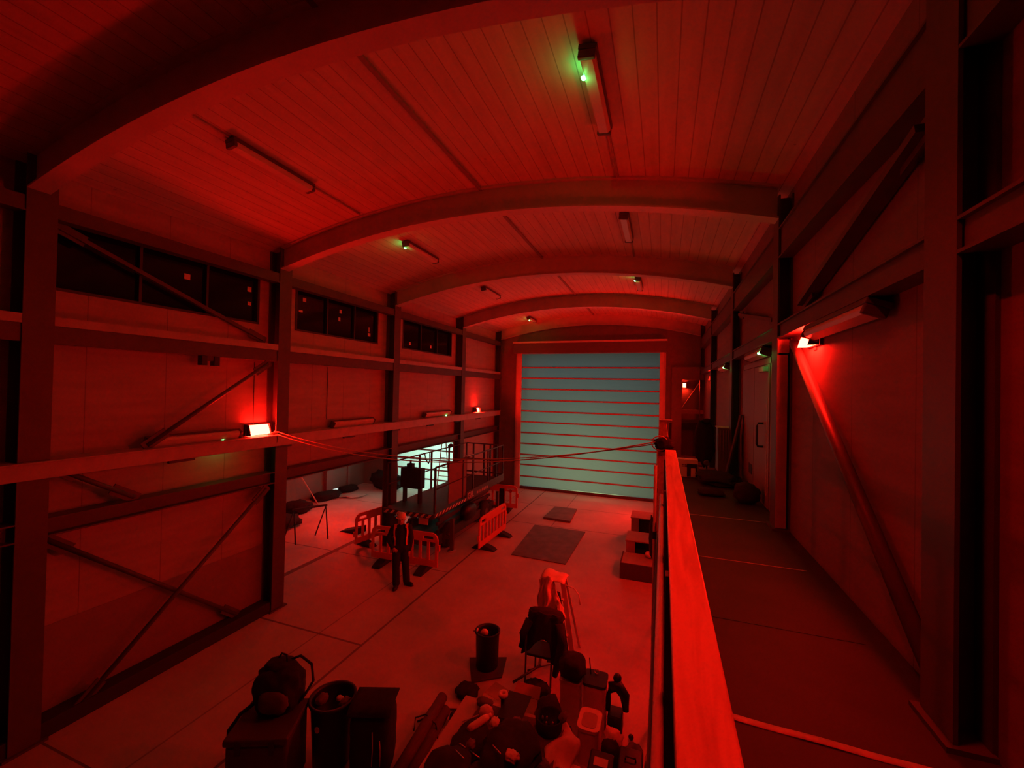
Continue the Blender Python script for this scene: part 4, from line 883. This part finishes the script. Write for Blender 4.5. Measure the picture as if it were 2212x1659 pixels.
def drape(u, v):
    x = -1.97 + 0.46 * v; y = 7.08 + 0.02 * math.sin(v * 14)
    top = 1.56 - 0.9 * max(0, v - .42) - 0.3 * max(0, .3 - v); L = (0.62 - 0.30 * v) if v < .62 else 0.30 * (1.0 + 0.6 * math.sin(v * 22))
    return (x + 0.02 * math.sin(u * 9 + v * 4), y - 0.06 * math.sin(u * PI * .5) + 0.018 * math.sin(v * 26 + u * 2), top - L * u)
o = obj('white_cloth', MB().sheet(drape, 18, 26, .006), M_PALEFAB, loc=(-1.75, 7.2, 1.45)); tag(o, 'white cloth draped over the top of the stepladder', 'cloth')
o = obj('white_cloth', MB().sheet(lambda u, v: (-1.95 + .42 * v, 7.09 + .40 * u, 1.50 + .035 * math.sin(u * PI) + .02 * math.sin(v * 9) - .12 * max(0, v - .5)), 8, 8, .006), M_PALEFAB, loc=(-1.75, 7.2, 1.5)); tag(o, 'white cloth folded flat on the platform of the stepladder', 'cloth')
o = obj('dark_sheet', MB().sheet(lambda u, v: (-1.80 + .20 * v + (.22 * u) * v, 7.12 - .06 * u + .015 * math.sin(v * 10), 1.30 - 1.20 * u), 12, 8, .006), mat('dark_red_tarp', (0.10, 0.05, 0.05), 0.9), loc=(-1.6, 7.1, .1)); tag(o, 'dark sheet hanging down the front of the stepladder', 'sheet')
t = thing('work_chair', 'metal legged chair with a black jacket hung over its back', 'chair', (-1.8, 6.75, 0))
for x, y, h in ((-2.03, 6.58, .95), (-1.62, 6.62, .45), (-1.98, 6.98, .45), (-1.60, 6.99, .95)): obj('leg', MB().tube([(x, y, 0), (x + .01, y, h)], .016, 8), M_STEEL, t)
obj('seat', MB().box(-2.03, 6.58, .45, -1.58, 7.0, .49), M_BLACK, t, bevel=0.012)
obj('stretcher', MB().tube([(-2.0, 6.6, .2), (-1.62, 6.95, .2)], .010, 6), M_STEEL, t)
def jack(u, v):
    a = PI * (0.05 + 0.9 * v); s_ = 1 + .45 * u
    return (-1.73 - .27 * math.cos(a) * s_ * (1 + .05 * math.sin(v * 17)), 6.72 - .15 * math.sin(a) * s_ + .02 * math.sin(v * 21 + u * 4), 1.13 + .06 * math.sin(PI * v) - u * (.55 + .16 * math.sin(v * 7 + 1) + (.28 if .62 < v < .85 else 0)))
o = thing('black_jacket', 'black jacket hanging over the back of the metal legged chair', 'jacket', (-1.73, 6.7, .5))
obj('body', MB().sheet(jack, 20, 34, .02), M_DARKFAB, o)
obj('shoulders', MB().blob(-1.73, 6.70, 1.09, .30, .13, .10, .15, 2.4, 31, 3, None, 2.6), M_DARKFAB, o)
obj('sleeve', MB().tube([(-1.48, 6.60, 1.05), (-1.42, 6.52, .8), (-1.46, 6.50, .55), (-1.53, 6.52, .28)], .06, 10, radii=[.08, .075, .07, .045]), M_DARKFAB, o)
obj('sleeve', MB().tube([(-1.98, 6.60, 1.02), (-2.06, 6.52, .82), (-2.08, 6.50, .62)], .06, 10, radii=[.07, .065, .05]), M_DARKFAB, o)
# ------------------------------------------------------------------ foreground left: gear boxes
t = thing('storage_box', 'big dark grey storage box at the bottom edge carrying a rucksack', 'box', (-4.33, 3.80, 0), R(24))
gb = mat('storage_grey', (0.07, 0.055, 0.055), 0.6)
obj('body', MB().box(-.33, -.30, 0, .33, .30, .72), gb, t, world=False, bevel=0.03)
obj('lid', MB().box(-.35, -.32, .722, .35, .32, .80), gb, t, world=False, bevel=0.02)
for sg in (-1, 1): obj('latch', MB().box(sg * .18 - .03, -.34, .64, sg * .18 + .03, -.322, .78), M_BLACK, t, world=False, bevel=.004)
t = thing('rucksack', 'black rucksack with loose straps standing on the grey storage box', 'bag', (-4.36, 3.97, .80))
obj('body', MB().blob(-4.36, 3.97, 1.04, .27, .20, .27, .16, 2.2, 41, 4, None, 3.0, .35, .801), M_DARKFAB, t)
obj('front_pocket', MB().blob(-4.27, 3.80, 1.00, .17, .07, .13, .12, 2.5, 42, 3, None, 3.0, .35, .803), M_GREYFAB, t)
obj('top_flap', MB().blob(-4.40, 4.0, 1.29, .17, .14, .06, .22, 2.5, 43, 3, None, 2.6, .35), M_DARKFAB, t)
obj('pale_label', MB().blob(-4.33, 3.83, 1.16, .06, .02, .03, .1, 2, 44, 2), M_CARD, t)
obj('shoulder_strap', MB().tube([(-4.36, 4.08, 1.30), (-4.22, 4.14, 1.36), (-4.06, 4.16, 1.28), (-3.99, 4.12, 1.12), (-4.05, 4.06, .98), (-4.12, 4.02, .88)], .016, 8), M_DARKFAB, t)
obj('grab_loop', MB().tube([(-4.46, 4.02, 1.33), (-4.42, 4.04, 1.40), (-4.34, 4.04, 1.40), (-4.30, 4.02, 1.33)], .012, 8), M_DARKFAB, t)
obj('hip_strap', MB().tube([(-4.58, 3.86, .90), (-4.72, 3.74, .78), (-4.80, 3.66, .62), (-4.74, 3.60, .52), (-4.66, 3.62, .60)], .022, 8), M_DARKFAB, t)
t = thing('black_tub', 'tall round black tub full of small gear, between rucksack and black case', 'tub', (-3.88, 4.34, 0))
obj('body', MB().lathe([(.20, 0.0), (.22, .02), (.26, .78), (.285, .79), (.285, .82), (.255, .82), (.25, .78), (.235, .45), (.02, .45)], -3.88, 4.34, 0, 32, cap=False), M_BLACK, t)
for k in (-1, 1): obj('handle', MB().tube([(-3.88 + k * .26, 4.25, .70), (-3.88 + k * .31, 4.30, .66), (-3.88 + k * .31, 4.38, .66), (-3.88 + k * .26, 4.43, .70)], .012, 6), M_BLACK, t)
lump('work_glove', 'crumpled glove at the left rim of the round black tub', 'glove', (-4.02, 4.30, .76), (.06, .09, .05), 51, M_GREYFAB, amp=.3, flat=.45)
lump('work_glove', 'small pale glove in the middle of the round black tub', 'glove', (-3.84, 4.42, .74), (.05, .035, .03), 52, M_PALEFAB, amp=.3, flat=.45)
lump('work_glove', 'dull glove at the right rim of the round black tub', 'glove', (-3.72, 4.38, .75), (.05, .08, .05), 53, M_GREYFAB, amp=.3, flat=.45)
o = obj('tub_badge', MB().lathe([(.035, 0), (.035, .006)], -3.855, 4.06, .60, 14, None, Matrix.Rotation(PI / 2 - .1, 3, 'X')), M_PAPER, loc=(-3.855, 4.06, .6)); tag(o, 'small pale round tag on the front of the black tub', 'tag')
t = thing('soft_case', 'large black soft case standing right of the round black tub', 'case', (-3.33, 4.45, 0), R(20))
obj('body', MB().blob(0, 0, .42, .25, .22, .42, .05, 1.6, 55, 4, None, 5.0, 0, 0.0), M_DARKFAB, t, world=False)
obj('flap', MB().sheet(lambda u, v: (-.26 + .52 * v, .20 - .44 * u, .842 + .012 * math.sin(u * 3) - .05 * max(0, u - .85) * 6), 10, 8, .02), M_DARKFAB, t, world=False)
for k in (0, 1): obj('pale_strap', MB().tube([(.05 + .09 * k, -.235, .62 - .1 * k), (.06 + .09 * k, -.245, .42), (.05 + .10 * k, -.24, .22)], .006, 6), M_PALEFAB, t, world=False)
t = thing('rolled_mats', 'bundle of dark rolled tubes lying between the black case and the table', 'tubes', (-2.9, 4.7, 0))
for k, (a, z, r) in enumerate(((-3.06, .07, .07), (-2.90, .08, .08), (-2.98, .205, .075))): obj('roll', MB().tube([(a, 5.45 + .06 * k, z), (a + .14, 3.9, z)], r, 16), mat('roll_dark', (0.10, 0.05, 0.05), .8), t)
obj('tie', MB().tube([(-3.16, 5.1, .02), (-3.14, 5.1, .2), (-2.98, 5.1, .29), (-2.82, 5.1, .2), (-2.79, 5.1, .02)], .01, 6), M_BLACK, t)
o = obj('black_disc', MB().lathe([(.02, 0), (.11, 0), (.12, .03), (.11, .14), (.02, .15)], -2.66, 5.42, 0, 24), M_BLACK, loc=(-2.66, 5.42, 0)); tag(o, 'round black canister on the floor beside the table corner', 'canister')
o = obj('thin_cable', MB().tube([(-3.2, 5.25, .02), (-2.95, 5.6, .02), (-2.5, 5.75, .02), (-2.2, 5.7, .02)], .012, 6), M_RUBBER, loc=(-2.8, 5.5, 0)); tag(o, 'thin dark cable across the floor from the black case to the table', 'cable')
lump('pale_bag', 'pale rounded bag at the very bottom edge below the black tub', 'bag', (-3.50, 3.95, .10), (.14, .12, .10), 57, M_GREYFAB)

# ------------------------------------------------------------------ foreground table heaped with gear
t = thing('folding_table', 'long pale folding table heaped with gear at the bottom of the picture', 'table', (-1.7, 4.2, 0))
obj('tabletop', MB().box(-2.36, 3.1, .72, -1.02, 5.05, .75), mat('table_pale', (0.50, 0.44, 0.38), .5), t, bevel=.006)
for x, y in ((-2.28, 3.2), (-2.28, 4.95), (-1.10, 3.2), (-1.10, 4.95)): obj('leg', MB().tube([(x, y, 0), (x, y, .72)], .018, 8), M_DARKMET, t)
TG = 'gear heaped on the folding table'
o = obj('dark_cloth', MB().sheet(lambda u, v: (-2.11 + 1.07 * u + .015 * math.sin(v * 13), 3.12 + 1.86 * v + .02 * math.sin(u * 11), .757 + .003 * math.sin(u * 19 + v * 23)), 16, 22, .004), mat('dark_cloth', (0.13, 0.08, 0.07), .9), loc=(-1.6, 4.0, .755)); tag(o, 'dark cloth spread under the gear on the folding table', 'cloth')
TZ = .763
t = thing('tape_stand', 'upright black tube topped with a pale ring on the table', 'roll', (-1.80, 4.93, TZ), group=TG)
obj('hood', MB().box(0.0, -.23, -.118, .30, .23, -.112).box(0.0, -.23, .112, .30, .23, .118), M_BLACK, t, world=False)
obj('stem', MB().lathe([(.045, TZ), (.045, TZ + .01), (.028, TZ + .03), (.028, TZ + .2)], -1.80, 4.93, 0, 16), M_BLACK, t)
obj('ring', MB().lathe([(.02, TZ + .2), (.058, TZ + .2), (.062, TZ + .22), (.058, TZ + .24), (.024, TZ + .24), (.02, TZ + .22), (.02, TZ + .2)], -1.80, 4.93, 0, 20, cap=False), M_PAPER, t)
t = thing('pale_bottle', 'pale squeeze bottle lying across the dark bag at the table left', 'bottle', (-1.96, 4.55, .84), group=TG)
b = MB(); b.tube([(-2.03, 4.42, .86), (-2.01, 4.46, .862), (-1.92, 4.62, .868), (-1.89, 4.67, .87)], .04, 14, radii=[.030, .042, .042, .03]); obj('body', b, M_PALEFAB, t)
obj('cap', MB().tube([(-1.888, 4.675, .87), (-1.868, 4.71, .872)], .022, 12), M_WHITEPL, t)
gear = [('bag', 'dark lumpy bag on the table under the pale bottle', (-1.98, 4.38, .785 + .0), (.20, .26, .075), 61, M_DARKFAB),
 ('rag', 'crumpled pale rag behind the squeeze bottle on the table', (-1.97, 4.82, .80), (.09, .07, .06), 62, M_PALEFAB),
 ('bag', 'largest black bag in the middle of the heaped table', (-1.46, 4.30, .90), (.30, .34, .16), 63, M_DARKFAB),
 ('bag', 'black bag at the near left corner of the heaped table', (-2.0, 3.85, .88), (.22, .25, .14), 64, M_DARKFAB),
 ('bag', 'dark bag at the near right of the heaped table', (-1.28, 3.65, .92), (.24, .26, .18), 65, M_DARKFAB),
 ('jacket', 'dull folded jacket beside the ring topped tube on the table', (-1.58, 4.80, .80), (.13, .12, .06), 66, M_GREYFAB),
 ('rag', 'pale curled rag left of the open tool bag on the table', (-1.66, 4.60, .85), (.055, .10, .05), 67, M_PALEFAB),
 ('pouch', 'small dark pouch at the far left corner of the table', (-2.05, 4.95, .80), (.10, .07, .045), 68, M_GREYFAB)]
for k, lb, c_, r_, sd, m2 in gear: lump(k if k != 'bag' else 'kit_bag', lb, k, c_, r_, sd, m2, amp=.28, flat=TZ, group=TG)
clut = [(-1.70, 4.40, 1.06, 'crumpled pale wrapper on top of the middle black bag', M_PALEFAB), (-1.52, 4.62, .95, 'dull cloth ball behind the largest black bag', M_GREYFAB), (-1.36, 4.02, 1.10, 'pale tag on the right of the largest black bag', M_PAPER), (-1.86, 4.12, .98, 'small dull pouch between the near left bags', M_GREYFAB), (-1.42, 3.80, 1.02, 'pale scrap between the near bags on the table', M_PALEFAB), (-1.12, 4.30, .86, 'dull pouch at the right edge of the table', M_GREYFAB), (-1.62, 3.70, .95, 'dark red pouch at the bottom edge of the table', M_CARD), (-1.75, 5.0, .80, 'small pale knot of cloth behind the ring topped tube', M_PALEFAB)]
for k, (x, y, z, lb, m2) in enumerate(clut): lump('small_pouch', lb, 'pouch', (x, y, z), (.045 + .012 * (k % 3), .06, .035), 120 + k, m2, amp=.4, flat=z - .03, group=TG)
t = thing('tool_bag', 'open dark tool bag with shiny bits at the far right of the table', 'bag', (-1.20, 4.90, TZ), group=TG)
obj('body', MB().lathe([(.13, TZ), (.15, TZ + .02), (.165, TZ + .16), (.155, TZ + .17), (.14, TZ + .15), (.13, TZ + .06), (.01, TZ + .06)], -1.20, 4.88, 0, 20, cap=False), M_DARKFAB, t)
obj('side_flap', MB().blob(-1.05, 4.95, .90, .05, .08, .04, .3, 2, 71, 2), M_GREYFAB, t)
for k, (x, y) in enumerate(((-1.24, 4.93), (-1.15, 4.86), (-1.22, 4.82), (-1.28, 4.88))): o = obj('small_fitting', MB().blob(x, y, .85 + .01 * k, .016, .016, .03, .1, 2, 72 + k, 1), M_METAL, loc=(x, y, .82)); tag(o, ('small metal fitting at the back of the open tool bag', 'small metal fitting at the right inside the open tool bag', 'small metal fitting at the front of the open tool bag', 'small metal fitting at the left inside the open tool bag')[k], 'fitting', 'metal fittings in the tool bag')
rods = [((-2.02, 4.18, .90), (-1.72, 4.06, .93), 'metal rod lying over the near left bags on the table'), ((-1.60, 4.10, 1.07), (-1.48, 4.02, 1.08), 'short pale rod on the largest black bag'), ((-1.95, 3.95, 1.03), (-1.82, 3.88, 1.04), 'thin rod on the bag at the table near left'), ((-2.20, 4.62, .765), (-1.98, 4.86, .77), 'pale strip lying near the left edge of the table')]
for p, q, lb in rods: o = obj('rod', MB().tube([p, q], .007, 8), M_METAL if 'pale strip' not in lb else M_PAPER, loc=p); tag(o, lb, 'rod', 'rods on the heaped table')
def cl(u, v): return (-1.16 + .30 * u + .03 * math.sin(v * 8), 5.02 - .62 * v + .04 * math.sin(u * 5), .77 + .03 * math.sin(u * 7 + v * 9) - .30 * max(0, u - .55) ** 1.2)
o = obj('pale_sheet', MB().sheet(cl, 14, 18, .005), M_PALEFAB, loc=(-1.0, 4.75, .75)); tag(o, 'pale crumpled sheet sliding over the right edge of the table', 'sheet', TG)
# ------------------------------------------------------------------ floor heap right of and behind the table
t = thing('carton', 'flat pale carton behind the table nearest the black bin', 'box', (-2.25, 6.05, 0))
obj('body', MB().hexa([(-2.5, 6.0, 0), (-2.05, 5.85, 0), (-1.95, 6.1, 0), (-2.42, 6.28, 0), (-2.5, 6.0, .12), (-2.05, 5.85, .12), (-1.95, 6.1, .12), (-2.42, 6.28, .12)]), M_CARD, t, bevel=.004)
obj('flap', MB().hexa([(-2.5, 5.99, .122), (-2.05, 5.84, .122), (-2.03, 5.72, .16), (-2.47, 5.86, .16), (-2.5, 5.99, .126), (-2.05, 5.84, .126), (-2.03, 5.72, .164), (-2.47, 5.86, .164)]), M_CARD, t)
t = thing('carton', 'dull carton with a raised flap just behind the table', 'box', (-1.8, 5.75, 0))
obj('body', MB().box(-2.0, 5.55, 0, -1.6, 5.9, .3), M_CARD, t, bevel=.004)
obj('flap', MB().hexa([(-2.0, 5.9, .302), (-1.6, 5.9, .302), (-1.62, 6.05, .38), (-1.98, 6.05, .38), (-2.0, 5.9, .306), (-1.6, 5.9, .306), (-1.62, 6.05, .384), (-1.98, 6.05, .384)]), M_CARD, t)
FG = 'kit heaped on the floor behind the table'
for nm, lb, c_, r_, sd, m2, ct in (('kit_bag', 'dark bag on the floor between the two cartons and the chair', (-1.75, 6.28, .14), (.22, .16, .14), 81, M_DARKFAB, 'bag'), ('kit_bag', 'long dark bag against the far edge of the table', (-1.38, 5.58, .30), (.18, .2, .30), 82, M_DARKFAB, 'bag'),
    ('kit_bag', 'flat dark bag on the floor in front of the black bin', (-2.78, 6.0, .07), (.17, .16, .07), 83, M_DARKFAB, 'bag'), ('kit_bag', 'dark bag squeezed between table and rounded pale lid', (-1.12, 5.35, .22), (.12, .14, .22), 84, M_DARKFAB, 'bag'), ):
    lump(nm, lb, ct, c_, r_, sd, m2, amp=.25, flat=0, group=FG)
o = obj('prop_pole', MB().tube([(-2.02, 5.95, .42), (-1.72, 6.35, .5)], .018, 8), M_DARKMET, loc=(-1.9, 6.1, .4)); tag(o, 'short dark pole resting across the dark bag by the chair', 'pole')
def rbox(x0, y0, z0, x1, y1, z1, r):
    poly = []
    for cx, cy, a0 in ((x1 - r, y1 - r, 0), (x0 + r, y1 - r, 90), (x0 + r, y0 + r, 180), (x1 - r, y0 + r, 270)):
        poly += [(cx + r * math.cos(R(a0 + a)), cy + r * math.sin(R(a0 + a))) for a in (0, 22, 45, 67, 90)]
    return MB().prism(poly, z0, z1)
t = thing('white_container', 'tall white container with a dark lid, tallest in the heap by the walkway', 'container', (-.84, 6.12, 0))
obj('body', rbox(-1.0, 5.98, 0, -.69, 6.30, .62, .05), M_WHITEPL, t)
obj('lid', rbox(-1.01, 5.97, .622, -.68, 6.31, .66, .05), M_BLACK, t)
obj('lever', MB().tube([(-.92, 6.2, .66), (-.95, 6.24, .86)], .008, 6), M_DARKMET, t)
obj('ring_pull', MB().tube([(-.84 + .035 * math.cos(a), 6.22, .70 + .035 * math.sin(a)) for a in [i * PI / 6 for i in range(13)]], .008, 6), M_WHITEPL, t)
t = thing('pale_box', 'pale square box standing left of the tall white container', 'box', (-1.19, 6.2, 0))
obj('body', rbox(-1.34, 6.02, 0, -1.04, 6.34, .56, .04), M_WHITEPL, t); obj('rim', rbox(-1.35, 6.01, .562, -1.03, 6.35, .59, .04), M_WHITEPL, t)
lump('black_sack', 'rounded black sack sitting on the pale square box', 'bag', (-1.18, 6.14, .75), (.19, .2, .16), 86, M_DARKFAB, flat=.592, amp=.2)
t = thing('rounded_lid_bin', 'pale bin with a rounded recessed lid in front of the tall white container', 'bin', (-.83, 5.62, 0))
obj('body', rbox(-.97, 5.42, 0, -.70, 5.80, .42, .07), M_WHITEPL, t); obj('lid', rbox(-.98, 5.41, .422, -.69, 5.81, .46, .08), M_WHITEPL, t)
obj('lid_recess', rbox(-.93, 5.46, .461, -.74, 5.72, .465, .06), mat('dull_white', (0.45, 0.43, 0.42), .5), t)
t = thing('welding_mask_box', 'black box with a big hood shaped handle beside the walkway wall', 'box', (-.55, 6.15, 0))
obj('body', MB().box(-.66, 6.02, 0, -.46, 6.26, .26), M_BLACK, t, bevel=.02)
obj('hood_handle', MB().tube([(-.66, 6.14, .25), (-.68, 6.16, .42), (-.62, 6.2, .55), (-.53, 6.2, .58), (-.44, 6.18, .48), (-.42, 6.14, .30)], .05, 12, radii=[.03, .055, .075, .08, .07, .04]), M_BLACK, t)
obj('hood_peak', MB().blob(-.55, 6.24, .66, .06, .06, .07, .1, 2, 88, 2), M_BLACK, t)
o = obj('black_ball', MB().blob(-.34, 6.05, .037, .037, .037, .037, .02, 2, 89, 2), M_BLACK, loc=(-.34, 6.05, 0)); tag(o, 'tiny black ball on the floor right of the hooded black box', 'ball')
lump('pale_bag', 'crumpled pale bag in front of the hooded black box', 'bag', (-.55, 5.82, .12), (.11, .12, .12), 90, M_PALEFAB, amp=.4)
lump('kit_bag', 'dark peaked bag right of the rounded lid bin', 'bag', (-.55, 5.52, .16), (.12, .13, .16), 91, M_DARKFAB, amp=.3)
t = thing('black_case', 'black hard case against the walkway wall at the bottom edge', 'case', (-.30, 5.35, 0))
obj('body', MB().box(-.44, 5.15, 0, -.16, 5.50, .34), M_BLACK, t, bevel=.02); obj('handle', MB().tube([(-.36, 5.3, .34), (-.36, 5.3, .38), (-.24, 5.3, .38), (-.24, 5.3, .34)], .01, 6), M_BLACK, t)
t = thing('black_case', 'black case with a pale label just left of the other black case', 'case', (-.60, 5.1, 0))
obj('body', MB().box(-.76, 4.92, 0, -.48, 5.25, .40), M_BLACK, t, bevel=.02); obj('pale_label', MB().box(-.70, 5.02, .401, -.54, 5.14, .404), M_PAPER, t)
lump('white_sack', 'bright white sack at the bottom edge between table and black cases', 'bag', (-.86, 4.62, .30), (.16, .22, .30), 93, M_PALEFAB, amp=.2)
lump('pale_roll', 'narrow pale roll wedged against the walkway wall', 'roll', (-.09, 5.55, .14), (.055, .12, .14), 94, M_PALEFAB)
lump('kit_bag', 'dark bag wedged between the rounded lid bin and the walkway wall heap', 'bag', (-.28, 5.78, .07), (.1, .12, .07), 95, M_GREYFAB, amp=.3)
